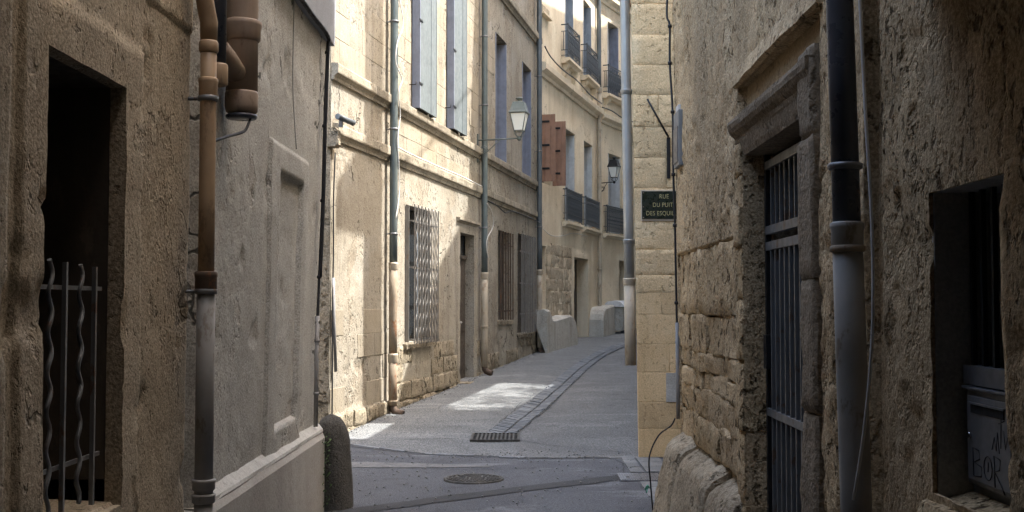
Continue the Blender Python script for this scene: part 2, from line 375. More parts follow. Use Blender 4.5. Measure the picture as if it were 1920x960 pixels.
def stone(F, s0, s1, z0, z1, d0, d1, mat, parent, nu=3, nz=2, rough=.006, rnd=.012, name='stone', seed=None, slope=0.0, warp=None, crown=0.0):
    """one rough faced block: front grid with rounded rim, sides running back to depth d0"""
    seed = seed if seed is not None else random.randint(0, 9999)
    gs = np.array([0, min(.12, max(rnd,.004)*1.4/(s1-s0))]+list(np.linspace(0, 1, nu+1)[1:-1])+[1-min(.12, max(rnd,.004)*1.4/(s1-s0)), 1])
    gt = np.array([0, min(.15, max(rnd,.004)*1.4/(z1-z0))]+list(np.linspace(0, 1, nz+1)[1:-1])+[1-min(.15, max(rnd,.004)*1.4/(z1-z0)), 1])
    S, T = np.meshgrid(gs, gt); e = np.zeros_like(S)
    e[0, :] = e[-1, :] = 1; e[:, 0] = e[:, -1] = 1
    SS = s0+(s1-s0)*S; ZZ = z0+(z1-z0)*T
    j1 = fbm(SS*3.1+seed, ZZ*3.7, 4, seed, .65); j2 = fbm(SS*4.7, ZZ*4.1+seed, 3, seed+5); j3 = fbm(SS*4.3+9, ZZ*4.9+seed, 3, seed+9)
    D = d1+j1*rough*1.6-e*rnd+slope*(1-T)-crown*sstep(.72, 1, T)**2*sstep(.72, 1, T)
    ZZ = ZZ-.25*crown*(sstep(0, .12, 1-S)*-1+1)*T-.25*crown*(1-sstep(0, .12, S))*T
    SS = SS+e*j2*rough*1.4; ZZ = ZZ+e*j3*rough*1.4
    if warp: SS = warp(SS, ZZ)
    nz_, ns_ = S.shape; vs = [F.w(SS[j, i], ZZ[j, i], D[j, i]) for j in range(nz_) for i in range(ns_)]
    ix = lambda j, i: j*ns_+i
    fs = [(ix(j, i), ix(j, i+1), ix(j+1, i+1), ix(j+1, i)) for j in range(nz_-1) for i in range(ns_-1)]
    ring = [(0, i) for i in range(ns_-1)]+[(j, ns_-1) for j in range(nz_-1)]+[(nz_-1, i) for i in range(ns_-1, 0, -1)]+[(j, 0) for j in range(nz_-1, 0, -1)]
    b = len(vs); vs += [F.w(SS[j, i], ZZ[j, i], d0) for j, i in ring]; n = len(ring)
    fs2 = [(ix(*ring[k]), b+k, b+(k+1) % n, ix(*ring[(k+1) % n])) for k in range(n)]
    m = MB(); m.add(vs, fs, True); m.add([], []); m.f += fs2; m.sm += [True]*n
    o = m.build(name, mat, parent); o.data.set_sharp_from_angle(angle=R(20 if rough < .006 else 48)); return o

def ashlar(F, s0, s1, zs, blen, d0, d1, mat, parent, joint=.008, skip=(), rough=.004, rnd=.006, name='stone', nu=3, nz=2, warp=None, jd=0.0, keep=1.0):
    c = 0
    for k in range(len(zs)-1):
        s = s0-random.uniform(0, .6)*blen
        while s < s1:
            L = blen*random.uniform(.75, 1.25); a, b = max(s, s0), min(s+L, s1); s += L
            if b-a < .08 or random.random() > keep: continue
            if any(not (b < q[0] or a > q[1] or zs[k+1] < q[2] or zs[k] > q[3]) for q in skip): continue
            stone(F, a+joint/2, b-joint/2, zs[k]+joint/2, zs[k+1]-joint/2, d0, d1+random.uniform(-jd, jd), mat, parent, nu, nz, rough, rnd, name, warp=warp); c += 1
    return c

def shell(house, F, s0, s1, top, back, mat, eave=.3, z0=-.4, inset=.62):
    """the body of a house behind its street wall, and its roof"""
    m = MB(); m.fbox(F, s0+.01, s1-.01, z0, top-.03, -back, -inset)
    m.fbox(F, s0+.012, s0+.3, z0, top-.03, -inset+.01, -.06); m.fbox(F, s1-.3, s1-.012, z0, top-.03, -inset+.01, -.06)
    m.build('side_wall', mat, house)
    r = MB(); r.prof(F, [(eave, top), (eave, top+.08), (-back*.5, top+.08+back*.22), (-back, top+.08), (-back, top)], s0-.02, s1+.02, 1)
    r.build('roof', 'roof_tile', house)

def ringtube(F, pts, r, seg=6): return [F.w(*p) for p in pts]

def downpipe(F, s, d, parts, label, group='rainwater downpipes on the house fronts', collars=(), brackets=(), shoe=None, name='downpipe', lean=0.0):
    """parts: (z0,z1,radius,material). collars: (z,radius,height,mat). brackets: z"""
    zb = parts[-1][0]
    b = F.w(s, zb, d); T = thing(name, b, label, 'downpipe', group)
    P = lambda z, dd=0, ds=0: F.w(s+ds+lean*(z-zb), z, d+dd)
    for z0, z1, r, m in parts:
        n = max(2, int((z1-z0)/.6)+1)
        MB().tube([P(z0+(z1-z0)*i/n) for i in range(n+1)], r, 20).build('pipe', m, T)
    for z, r, h, m in collars:
        k = MB(); k.lathe(P(z), [(r*.93, -h/2), (r, -h*.42), (r, h*.2), (r*1.06, h*.32), (r*1.06, h*.5), (r*.9, h*.56)], 20); k.build('collar', m, T)
    for z in brackets:
        rr = parts[0][2]
        for p in parts:
            if p[0] <= z <= p[1]: rr = p[2]
        k = MB(); k.lathe(P(z), [(rr+.004, -.014), (rr+.010, -.010), (rr+.010, .010), (rr+.004, .014)], 20)
        k.tube([P(z, -rr), F.w(s+lean*(z-zb), z, -.05)], .009, 6); k.tube([P(z, 0, rr+.004), P(z, 0, rr+.03)], .012, 6)
        k.build('bracket', 'iron_grey', T)
    if shoe:
        r, m = shoe; z0 = zb
        MB().tube([P(z0+.02), P(z0-.05, .01), P(z0-.09, .04), P(z0-.11, .09), P(z0-.125, .15)], [r, r*1.02, r*1.05, r*1.05, r*1.12], 16).build('shoe', m, T)
        MB().tube([P(z0-.124, .148), P(z0-.1255, .153)], [r*.92, r*.92], 16).build('outlet', 'opening_shade', T)
    return T

def cable(pts, r, mat, label, name='cable', sub=6, group=None, clips=()):
    P = [Vector(p) for p in pts]; out = []
    for i in range(len(P)-1):
        p0 = P[max(i-1, 0)]; p1 = P[i]; p2 = P[i+1]; p3 = P[min(i+2, len(P)-1)]
        for k in range(sub):
            t = k/sub
            out.append(.5*((2*p1)+(p2-p0)*t+(2*p0-5*p1+4*p2-p3)*t*t+(3*p1-p0-3*p2+p3)*t**3))
    out.append(P[-1]); T = thing(name, P[-1], label, 'cable', group)
    MB().tube(out, r, 6).build('sheath', mat, T)
    for c in clips:
        q = Vector(c); MB().lathe((q.x, q.y, q.z-.012), [(r+.006, 0), (r+.008, .004), (r+.008, .02), (r+.006, .024)], 8).build('clip', mat, T)
    return T

# ================================================================== GROUND
_g = np.polyfit([13.72, 16, 18, 21, 24.5, 28.4, 30.5, 33.4, 36.7, 40.5], [-.24, .14, .46, .95, 1.52, 2.35, 3.0, 4.2, 6.2, 9.5], 4)
GUT = [(float(np.polyval(_g, y)), float(y)) for y in np.arange(13.0, 41, .5)]
def gut_x(y):
    return np.interp(y, [g[1] for g in GUT], [g[0] for g in GUT])
def und(x, y): return .012*fbm(x*.8, y*.8, 3, 3)
KX = [-40, -4, -2.0, -1.0, -.1, 1.2, 40]; KY = [13.3, 13.1, 12.8, 11.92, 11.68, 11.66, 11.5]
def sheet(name, xs, ys, zf, mat, mask=None, warpx=None):
    X, Y = np.meshgrid(xs, ys)
    if warpx: X, Y = warpx(X, Y)
    Z = zf(X, Y); ny, nx = X.shape; idx = np.arange(nx*ny).reshape(ny, nx)
    q = np.stack([idx[:-1, :-1], idx[:-1, 1:], idx[1:, 1:], idx[1:, :-1]], -1).reshape(-1, 4)
    me = bpy.data.meshes.new(name); me.from_pydata(np.stack([X, Y, Z], -1).reshape(-1, 3).tolist(), [], q.tolist())
    me.polygons.foreach_set('use_smooth', [True]*len(me.polygons)); me.materials.append(MAT[mat])
    o = put(name, me); o['kind'] = 'structure'; return o
xs = np.concatenate([[-200, -60, -25, -12], np.arange(-6, 6.01, .12), [9, 14, 25, 60, 200]])
ys = np.concatenate([[-200, -60, -20, -8], np.arange(-3, 15, .12), np.arange(15, 45, 1.0), [60, 100, 200]])
sheet('ground', xs, ys, lambda X, Y: gz(X, Y)+und(X, Y)-.06*sstep(.15, .5, Y-np.interp(X, KX, KY)), 'asphalt')
# the uphill street in two pours of concrete left and right of the paved gutter
def street_z(X, Y):
    dx = np.abs(X-gut_x(Y)); return gz(X, Y)+und(X, Y)+.006+.0-.035*np.exp(-(dx/.35)**2)*sstep(12.5, 13.6, Y)
vv = np.concatenate([np.arange(0, 12, .1), np.arange(12, 34, .5)])
def rag(x): return .02*fbm(x*5, x*0+2, 4, 8, .7)
def left_pour(U, V):
    Y = V+12.0
    for _ in range(4):
        g = gut_x(np.maximum(Y, 13.7)); X = -7+(g-.19+7)*U; Y = np.interp(X, KX, KY)+rag(X)+V
    return X, Y
sheet('street_paving', np.concatenate([[0, .3], np.linspace(.5, 1, 46)]), vv, street_z, 'concrete_road', warpx=left_pour)
def right_pour(U, V):
    Y = V+12.0
    for _ in range(4):
        g = gut_x(np.maximum(Y, 13.7)); X = g+.19+6.5*U; Y = np.interp(X, KX, KY)+rag(X)+V
    return X, Y
sheet('street_paving', np.concatenate([np.linspace(0, .5, 40), [.75, 1]]), vv, street_z, 'concrete_road_warm', warpx=right_pour)
# strip of concrete between the grate and the crossing
def mid_pour(U, V):
    X = -.45+.42*U; Y0 = np.interp(X, KX, KY)+rag(X); return X, Y0+V
sheet('street_paving', np.linspace(0, 1, 5), np.arange(0, 1.55, .1), street_z, 'concrete_road', warpx=mid_pour)

# paved gutter: two rows of flat stones laid across the flow, mortar bed beneath
gb = MB(); gp = [(x, y) for x, y in GUT]
yy = np.concatenate([np.arange(13.5, 40, .25)])
vs = []; fs = []
for i, y in enumerate(yy):
    x = float(gut_x(y)); z = float(gz(x, y)+und(x, y))
    for k, o in enumerate((-.2, 0, .2)): vs.append((x+o, y, z-(.012, .05, .012)[k]))
    if i: fs += [(3*i-3, 3*i-2, 3*i+1, 3*i), (3*i-2, 3*i-1, 3*i+2, 3*i+1)]
gut = gb.add(vs, fs).build('gutter', 'concrete_road_warm', None); gut['kind'] = 'structure'
far = MB(); y = 13.72; cnt = 0
while y < 38:
    L = random.uniform(.085, .13) if y < 24 else .16
    yc = y+L/2; x = float(gut_x(yc)); dx = float(gut_x(yc+.2)-gut_x(yc-.2))/.4; a = math.atan(dx)
    for side in (-1, 1):
        wd = random.uniform(.165, .182); x0 = .008+random.uniform(-.003, .008); x1 = x0+wd
        zc = float(gz(x, yc)+und(np.array(x), np.array(yc)))+.002; t = random.uniform(-.004, .004)
        def P(o, l, z): return (x+side*o*math.cos(a)+l*math.sin(a), yc+l*math.cos(a)-side*o*math.sin(a), z+.031*l)
        h = L/2-.006; m = far if cnt >= 290 else MB()
        z0, z1 = zc-.022+t, zc+.004+t
        b = [P(x0, -h, z0-.04), P(x1, -h, z0-.04), P(x1, h, z0-.04), P(x0, h, z0-.04)]
        tp = [P(x0+.004, -h+.004, z0), P(x1-.004, -h+.004, z1), P(x1-.004, h-.004, z1), P(x0+.004, h-.004, z0)]
        if side < 0: b = b[::-1]; tp = tp[::-1]
        m.hexa(b+tp)
        if m is not far: m.build('paver', 'gutter_stone', gut); cnt += 1
    y += L
o = far.build('paver', 'gutter_stone', gut); o['kind'] = 'stuff'

# iron drain grate at the mouth of the gutter
g0 = thing('drain_grate', (-.30, 13.38, 0), 'rusty square drain grate where the paved gutter meets the crossing', 'drain grate')
gx0, gx1, gy0, gy1 = -.60, -.02, 13.02, 13.70; zl = float(und(np.array(-.3), np.array(13.35))); zt = zl+.022
m = MB()
for a in (gx0, gx1-.03): m.box(a, a+.03, gy0, gy1, -.03, zt)
for b in (gy0, gy1-.03): m.box(gx0+.031, gx1-.031, b, b+.03, -.03, zt-.001)
m.build('frame', 'manhole_iron', g0)
for i in range(1, 11):
    x = gx0+.03+(gx1-gx0-.06)*i/11; MB().box(x-.011, x+.011, gy0+.032, gy1-.032, -.02, zt-.004).build('bar', 'manhole_iron', g0)
for i in range(1, 5):
    y = gy0+.03+(gy1-gy0-.06)*i/5; MB().box(gx0+.032, gx1-.032, y-.010, y+.010, -.022, zt-.0055).build('cross_bar', 'manhole_iron', g0)
MB().box(gx0+.005, gx1-.005, gy0+.005, gy1-.005, -.028, zl+.009).build('pit', 'opening_shade', g0)

# manhole cover
mh = thing('manhole_cover', (-.435, 10.26, 0), 'round worn manhole cover set in the asphalt of the crossing', 'manhole cover')
zc = float(und(np.array(-.435), np.array(10.26)))+.010
MB().lathe((-.435, 10.26, zc-.03), [(.275, 0), (.275, .034), (.255, .034), (.252, .028)], 40).build('ring', 'manhole_iron', mh)
MB().lathe((-.435, 10.26, zc-.03), [(.248, 0), (.248, .033), (.02, .034)], 40).build('lid', 'manhole_iron', mh)
m = MB()
for i in range(-6, 7):
    for j in range(-6, 7):
        x, y = i*.036+(j % 2)*.018, j*.036
        if x*x+y*y < .055 and random.random() > .12: m.box(-.435+x-.011, -.435+x+.011, 10.26+y-.011, 10.26+y+.011, zc+.002, zc+.0085)
o = m.build('studs', 'manhole_iron', mh); o['kind'] = 'stuff'

# fresh asphalt trench across the crossing
n = 60; vs = []; fs = []
for i in range(n+1):
    t = i/n; x = -1.9+(.93+1.9)*t; y = 8.17+(10.36-8.17)*t+.06*math.sin(t*3.1); wd = .095
    r1 = .02*float(fbm(np.array(x*7), np.array(1.0), 4, 5)); r2 = .02*float(fbm(np.array(x*7), np.array(6.0), 4, 9))
    for o_ in (-wd+r1, wd+r2):
        Y = y+o_; X = x-o_*.6; vs.append((X, Y, float(und(np.array(X), np.array(Y)))+.006))
    if i: fs.append((2*i-2, 2*i, 2*i+1, 2*i-1))
MB().add(vs, fs, True).build('trench_patch', 'asphalt_fresh')['kind'] = 'structure'

# steel access plate and stone slabs beside the right hand corner
pl = thing('access_plate', (1.08, 10.33, 0), 'ribbed steel access plate in the paving at the right hand corner', 'access plate')
zp = float(und(np.array(1.08), np.array(10.33)))+.012
MB().box(.89, 1.27, 10.12, 10.55, zp-.03, zp).build('plate', 'steel_plate', pl, .003)
m = MB()
for i in range(16):
    x = .905+i*.0225; m.box(x, x+.009, 10.15, 10.52, zp+.0006, zp+.005)
o = m.build('ribs', 'steel_plate', pl); o['kind'] = 'stuff'
MB().box(.95, .98, 10.25, 10.29, zp+.0054, zp+.0064).build('key_hole', 'opening_shade', pl)
pv = thing('corner_paving', (1.15, 10, 0), 'strip of pale stone slabs running along the foot of the right hand corner', 'paving')
for (x0, x1, ya, yb, st) in ((1.045, 1.30, 8.3, 10.08, .2), (1.02, 1.16, 10.6, 11.62, .26), (1.17, 1.42, 10.6, 11.62, .34)):
    y = ya
    while y < yb:
        L = min(st*random.uniform(.8, 1.25), yb-y); z = float(und(np.array(x0), np.array(y)))
        if L > .05: MB().box(x0+random.uniform(0, .012), x1-random.uniform(0, .012), y+.006, y+L-.006, z-.03, z+.010+random.uniform(0, .005)).build('slab', 'slab_stone', pv, .005)
        y += L
# row of narrow edging stones between asphalt and concrete
kb = thing('edging', (0, 11.7, 0), 'thin line of flat edging stones between crossing and uphill street', 'edging')
x = -1.9
while x < 1.0:
    L = random.uniform(.18, .34); y = float(np.interp(x+L/2, KX, KY))+random.uniform(-.01, .01); sl = float(np.interp(x+L, KX, KY)-np.interp(x, KX, KY))
    z = float(und(np.array(x), np.array(y)))
    if random.random() > .18:
        MB().hexa([(x+.006, y-sl/2-.05, z-.03), (x+L-.006, y+sl/2-.05, z-.03), (x+L-.006, y+sl/2+.03, z-.03), (x+.006, y-sl/2+.03, z-.03),
               (x+.008, y-sl/2-.048, z+.009), (x+L-.008, y+sl/2-.048, z+.010), (x+L-.008, y+sl/2+.028, z+.012), (x+.008, y-sl/2+.028, z+.011)]).build('edging_stone', 'slab_stone' if x > -.1 else 'gutter_stone', kb)
    x += L
def crack(pts, w0, mat, dz=.0075):
    P = [Vector((x, y, 0)) for x, y in pts]; vs = []; fs = []; n = 0
    for i in range(len(P)-1):
        for k in range(14):
            t = k/14; p = P[i].lerp(P[i+1], t); dr = (P[i+1]-P[i]).normalized(); nn = Vector((-dr.y, dr.x, 0))
            j = .05*float(fbm(np.array(p.x*4), np.array(p.y*4), 4, 77, .7)); ww = w0*(.45+.9*abs(float(fbm(np.array(p.x*9), np.array(p.y*9), 3, 78))))
            for sg in (-1, 1):
                q = p+nn*(j+sg*ww); Z = float(street_z(np.array(q.x), np.array(q.y))) if q.y > float(np.interp(q.x, KX, KY)) else float(und(np.array(q.x), np.array(q.y)))
                vs.append((q.x, q.y, Z+dz-.004))
            if n: fs.append((2*n-2, 2*n, 2*n+1, 2*n-1))
            n += 1
    MB().add(vs, fs, True).build('paving_crack', mat)['kind'] = 'structure'
crack([(-2.3, 12.95), (-1.5, 13.02), (-.62, 13.3)], .010, 'asphalt_fresh'); crack([(-.02, 13.1), (.5, 12.5), (1.2, 11.95)], .008, 'asphalt_fresh')
crack([(-2.1, 12.72), (-1.05, 11.86), (-.1, 11.60), (1.0, 11.58)], .013, 'asphalt_fresh'); crack([(-.45, 13.75), (-.15, 15.5), (.0, 16.9)], .007, 'asphalt_fresh')
crack([(-1.4, 10.9), (-.3, 10.85), (.2, 10.95)], .006, 'asphalt_fresh'); crack([(.98, 11.5), (1.0, 11.0), (.95, 10.6), (.88, 10.4)], .010, 'asphalt_fresh')
m = MB()
for k in range(900):
    q = random.random()
    if q < .55: a = random.uniform(-.4, 13.4); pt = FA.w(a, 0, .03+abs(random.gauss(0, .07)))
    elif q < .75: pt = (random.uniform(-2, 1.2), random.gauss(11.75, .25), 0)
    else: pt = (random.uniform(-1.6, 1.2), random.uniform(8.7, 11.6), 0)
    r = random.uniform(.004, .013); z = max(float(street_z(np.array(pt[0]), np.array(pt[1]))), float(und(np.array(pt[0]), np.array(pt[1]))))+.003
    m.lathe((pt[0], pt[1], z), [(r*.7, 0), (r, r*.4), (r*.5, r*.8)], 5, random.random()*6)
m.build('grit', 'slab_stone')['kind'] = 'stuff'
o_ = bpy.data.objects['grit']; o_['label'] = 'scattered grit and pebbles along the foot of the walls'; o_['category'] = 'grit'
# pale cement skim on the left of the crossing
vs = []; fs = []; n = 40
for i in range(n+1):
    t = i/n; x = -2.4+2.1*t; y = 11.15-.1*t; wd = .18*(1-t**3)+.01
    for k in (-1, 1):
        Y = y+k*wd+.03*float(fbm(np.array(x*6), np.array(k*4.0), 4, 12)); vs.append((x, Y, float(und(np.array(x), np.array(Y)))+.0055))
    if i: fs.append((2*i-2, 2*i, 2*i+1, 2*i-1))
MB().add(vs, fs, True).build('cement_skim', 'cement_patch')['kind'] = 'structure'

# ================================================================== LEFT HOUSES (alley, near side)
TOPL = 4.5
lh = thing('plastered_house', (-1.6, 2, 0), 'brown grey plastered house at the left edge with a dark barred window', 'house')
def disp_L(S, Z):
    return .010*fbm(S*1.1, Z*1.1, 5, 1, .55)+.008*fbm(S*6, Z*6, 4, 21, .6)-.018*sstep(.32, .5, fbm(S*3.2, Z*2.6, 5, 31, .6))
wl_open = [(3.71, 4.465, .80, 2.465, .055)]
wl_steps = [(3.52, 4.67, .3, 2.655, .014), (-1, 3.40, -.2, 5, .035), (5.36, 5.6, -.3, 9, -.05), (4.72, 5.36, 2.9, 4.5, .01)]
wall('wall', FL, -5, 5.45, -.3, TOPL, .03, 'stucco_near', lh, wl_open, wl_steps, disp_L, zc=(3.6, .5), sc_=None)
shell(lh, FL, -5, 5.45, TOPL, 6, 'stucco_near', inset=.75)
# low ledge
MB().prof(FL, [(-.05, .3), (.07, .3), (.075, .56), (.03, .60), (-.05, .605)], 2.2, 5.42, 14, .008, 4).build('plinth', 'cement_smooth', lh)
# barred window: sill, dark shutter at the back, railing
win = MB().fbox(FL, 3.70, 4.48, .6, 2.6, -.52, -.475).build('window', 'wood_dark', lh)
MB().prof(FL, [(-.40, .74), (-.012, .74), (-.008, .79), (-.03, .812), (-.40, .83)], 3.712, 4.463, 8, .004, 5).build('sill', 'stucco_near', win)
m = MB(); m.fbox(FL, 3.69, 3.708, .9, 2.5, -.474, -.057); m.fbox(FL, 4.467, 4.485, .9, 2.5, -.474, -.057); m.fbox(FL, 3.709, 4.466, 2.467, 2.49, -.474, -.057); m.build('lining', 'wood_dark', win)  # dark wood: shade of the recess is put into its colour
for a in (3.90, 4.12, 4.30): MB().fbox(FL, a-.008, a+.008, .95, 2.44, -.474, -.466).build('batten', 'wood_dark', win)
gr = MB().fbox(FL, 3.72, 4.40, 1.648, 1.664, -.063, -.053).build('railing', 'iron_grey', lh)
MB().fbox(FL, 3.72, 4.40, 1.005, 1.021, -.063, -.053).build('rail', 'iron_grey', gr)
for i, (s, wavy) in enumerate(((3.775, 0), (3.885, 1), (4.02, 0), (4.155, 1), (4.30, 0))):
    m = MB()
    zt, zb_ = 1.755-.004*i, (.86 if wavy else .83)
    if wavy:
        pts = []; n = 60
        for k in range(n+1):
            z = zb_+(zt-zb_)*k/n; pts.append(FL.w(s+.014*math.sin((z-zb_)*46), z, -.040+.004*math.cos((z-zb_)*46)))
        m.tube(pts, .0085, 6)
    else: m.fbox(FL, s-.008, s+.008, zb_, zt, -.052, -.036)
    m.build('bar', 'iron_grey', gr)

l2 = thing('plastered_house', (-1.6, 7, 0), 'grey plastered house on the left with a blind panel in a raised frame', 'house')
def warp_L(S, Z): return S+np.maximum(0, (S-5.8)/2.95)*np.maximum(0, Z-.6)*.165
l2_steps = [(6.93, 8.02, .56, 2.645, .022), (7.16, 7.85, .80, 2.455, -.036), (5.2, 5.5, -.3, 9, -.05)]
def disp_L2(S, Z):
    return .012*fbm(S*.9, Z*.9, 5, 41, .55)+.006*fbm(S*6, Z*6, 4, 51, .6)-.014*sstep(.30, .5, fbm(S*3.0, Z*2.2, 5, 61, .6))
wall('wall', FL, 5.452, 8.74, -.3, TOPL+.6, .028, 'stucco_grey', l2, (), l2_steps, disp_L2, warp_L, zc=(4.4, .5))
shell(l2, FL, 5.452, 8.74, TOPL+.6, 6, 'stucco_grey')
FLe = Frame(-1.6, 8.74, 90, -1)   # gable end towards the crossing
me_ = wall('end_wall', FLe, -6, .0, -.3, TOPL+.6, .12, 'stucco_grey', l2, (), (), lambda S, Z: .01*fbm(S, Z, 4, 5)+np.maximum(0, Z-.6)*.165, zc=(4.4, .5))
MB().prof(FL, [(-.06, -.3), (.085, -.3), (.075, .56), (.055, .60), (-.06, .60)], 5.47, 8.80, 26, .004, 6).build('plinth', 'cement_smooth', l2)
MB().prof(FL, [(-.06, .603), (.058, .603), (.052, .622), (.0, .665), (-.06, .67)], 5.60, 8.79, 26, .005, 7).build('ledge', 'cement_lip', l2)
MB().prof(FL, [(-.04, .785), (.016, .785), (.018, .795), (-.02, .818), (-.04, .82)], 7.165, 7.845, 10, .003, 8).build('panel_sill', 'cement_smooth', l2)
# grey panel high at the corner
MB().hexa([FL.w(*p) for p in ((5.7, 3.735, -.03), (9.235, 3.735, -.03), (9.235, 3.735, .045), (5.7, 3.735, .045), (5.7, 4.95, -.03), (9.43, 4.95, -.03), (9.43, 4.95, .045), (5.7, 4.95, .045))]).build('upper_render', 'upper_grey', l2, .006)

# brown plastic pipe turning into a grey iron one, left
T = downpipe(FL, 5.33, .095, [(1.70, 2.93, .038, 'pvc_brown'), (.70, 1.70, .043, 'pipe_grey'), (.0, .70, .045, 'pipe_grey')],
   'brown plastic downpipe over a grey iron pipe on the left wall', collars=[(1.70, .051, .09, 'iron_rust'), (2.63, .044, .09, 'pvc_brown'), (.74, .053, .05, 'pipe_grey'), (.675, .053, .04, 'pipe_grey')], brackets=[1.655, 2.58])
m = MB(); m.tube([FL.w(5.33, 2.86, .095), FL.w(5.33, 2.95, .095), FL.w(5.31, 3.02, .085), FL.w(5.22, 3.25, .07)], [.040, .042, .042, .04], 18); m.build('elbow', 'pvc_brown', T)
m = MB(); m.tube([FL.w(5.225, 3.235, .07), FL.w(5.18, 3.36, .062), FL.w(5.16, 3.8, .06), FL.w(5.16, 4.4, .06)], [.034, .035, .035, .035], 16); m.build('upper_pipe', 'pvc_black', T)
m = MB(); m.lathe(FL.w(5.33, 2.80, .095), [(.040, 0), (.046, .01), (.046, .05), (.040, .06)], 18); m.build('collar', 'pvc_brown', T)
# dark blue pipe behind and the fat brown soil pipe with a side branch
T = thing('rain_pipe', FL.w(5.70, 2.8, .07), 'thin dark blue pipe beside the fat brown pipe on the left', 'downpipe')
MB().tube([FL.w(5.62, 2.74, .06), FL.w(5.62, 3.4, .06), FL.w(5.62, 4.9, .06)], .042, 16).build('pipe', 'pvc_black', T)
MB().lathe(FL.w(5.62, 2.70, .06), [(.046, 0), (.052, .01), (.052, .10), (.046, .11)], 16).build('collar', 'pvc_brown', T)
T = thing('soil_pipe', FL.w(5.93, 2.6, .10), 'fat brown soil pipe ending in a domed cap with a side branch, upper left', 'soil pipe')
MB().tube([FL.w(5.95, 2.70, .10), FL.w(5.95, 3.12, .10), FL.w(5.95, 4.2, .10), FL.w(5.95, 4.9, .10)], .084, 28).build('pipe', 'pipe_brown_dull', T)
MB().lathe(FL.w(5.95, 2.60, .10), [(.03, .006), (.066, .010), (.083, .022), (.088, .05), (.088, .12), (.084, .13)], 28).build('cap', 'pipe_brown_dull', T)
MB().lathe(FL.w(5.95, 2.585, .10), [(.02, 0), (.078, .0), (.084, .012), (.08, .022)], 28).build('rim', 'pvc_black', T)
MB().lathe(FL.w(5.95, 3.00, .10), [(.086, 0), (.096, .012), (.098, .06), (.104, .085), (.104, .105), (.088, .115)], 28).build('socket', 'pipe_brown_dull', T)
MB().tube([FL.w(5.95, 2.80, .09), FL.w(5.76, 2.86, .075), FL.w(5.64, 2.90, .06)], [.055, .055, .05], 16).build('branch', 'pipe_brown_dull', T)
cable([FL.w(5.95, 2.595, .15), FL.w(5.90, 2.55, .15), FL.w(5.84, 2.50, .14), FL.w(5.62, 2.44, .11), FL.w(5.42, 2.385, .09)], .008, 'cable_black', 'short black hose curving from the capped soil pipe to the brown pipe')
# conduit and cables on the corner
pts = [FL.w(7.2, 3.73, .055), FL.w(8.1, 3.715, .055), FL.w(8.80, 3.715, .055), FL.w(8.87, 3.6, .045), FL.w(8.80, 3.0, .04), FL.w(8.74, 2.4, .04), FL.w(8.65, 1.8, .035), FL.w(8.58, 1.45, .035)]
cable(pts, .011, 'cable_black', 'black cable following the left house edge down its corner', clips=pts[3:])
cable([tuple(Vector(p)+Vector((.018, -.03, 0))) for p in pts[:7]], .009, 'cable_black', 'second black cable strapped alongside the corner cable on the left')
T = thing('conduit', FL.w(8.70, .7, .03), 'grey plastic conduit at the foot of the left house corner', 'conduit')
MB().tube([FL.w(8.54, .66, .035), FL.w(8.56, 1.1, .035), FL.w(8.58, 1.5, .035)], .017, 10).build('tube', 'pipe_grey', T)
for z in (.9, 1.3): MB().lathe(FL.w(8.54+.04*(z-.66)/.84, z, .035), [(.019, 0), (.022, .003), (.022, .02), (.019, .023)], 10).build('clip', 'pipe_grey', T)
cable([FL.w(7.73, 4.4, .012), FL.w(7.72, 3.6, .012), FL.w(7.70, 3.1, .014), FL.w(7.68, 2.66, .046)], .004, 'pipe_grey', 'thin grey wire running down the left wall to the panel frame')

# guard stone at the corner
T = thing('guard_stone', (-1.46, 8.82, 0), 'dark rounded guard stone at the left house corner', 'guard stone')
n1, n2 = 28, 26; vs = []; fs = []
for j in range(n1):
    t = j/(n1-1); z = -.1+.83*t
    r = .185*(1-.2*t) if t < .72 else .185*(1-.2*t)*math.sqrt(max(0, 1-((t-.72)/.28)**2.2))
    for k in range(n2):
        q = 2*math.pi*k/n2; jn = 1+.10*float(fbm(np.array(math.cos(q)*1.6+5), np.array(math.sin(q)*1.6+z*3), 5, 71, .6))
        vs.append((-1.47+math.cos(q)*r*jn*.85-.03*t, 8.86+math.sin(q)*r*jn, z))
    if j: fs += [((j-1)*n2+k, (j-1)*n2+(k+1) % n2, j*n2+(k+1) % n2, j*n2+k) for k in range(n2)]
MB().add(vs, fs, True).build('rock', 'guard_rock', T)
# weeds in the joint between guard stone and wall
T = thing('weed', (-1.55, 8.62, .2), 'wispy green weeds growing between the left wall and guard stone', 'weed')
for k in range(46):
    z = random.uniform(.02, .6); y = 8.60+random.uniform(-.03, .10); x = -1.515+random.uniform(-.02, .04); a = random.uniform(-1, 1); L = random.uniform(.02, .05)
    p = Vector((x, y, z)); q = p+Vector((L*.6*abs(a)+.01, -L*a, L*random.uniform(-.2, .9))); sdv = Vector((0, .006, .006))
    MB().add([p, p.lerp(q, .5)+sdv, q, p.lerp(q, .5)-sdv], [(0, 1, 2, 3)]).build('leaf', 'leaf_green', T, fix=False)

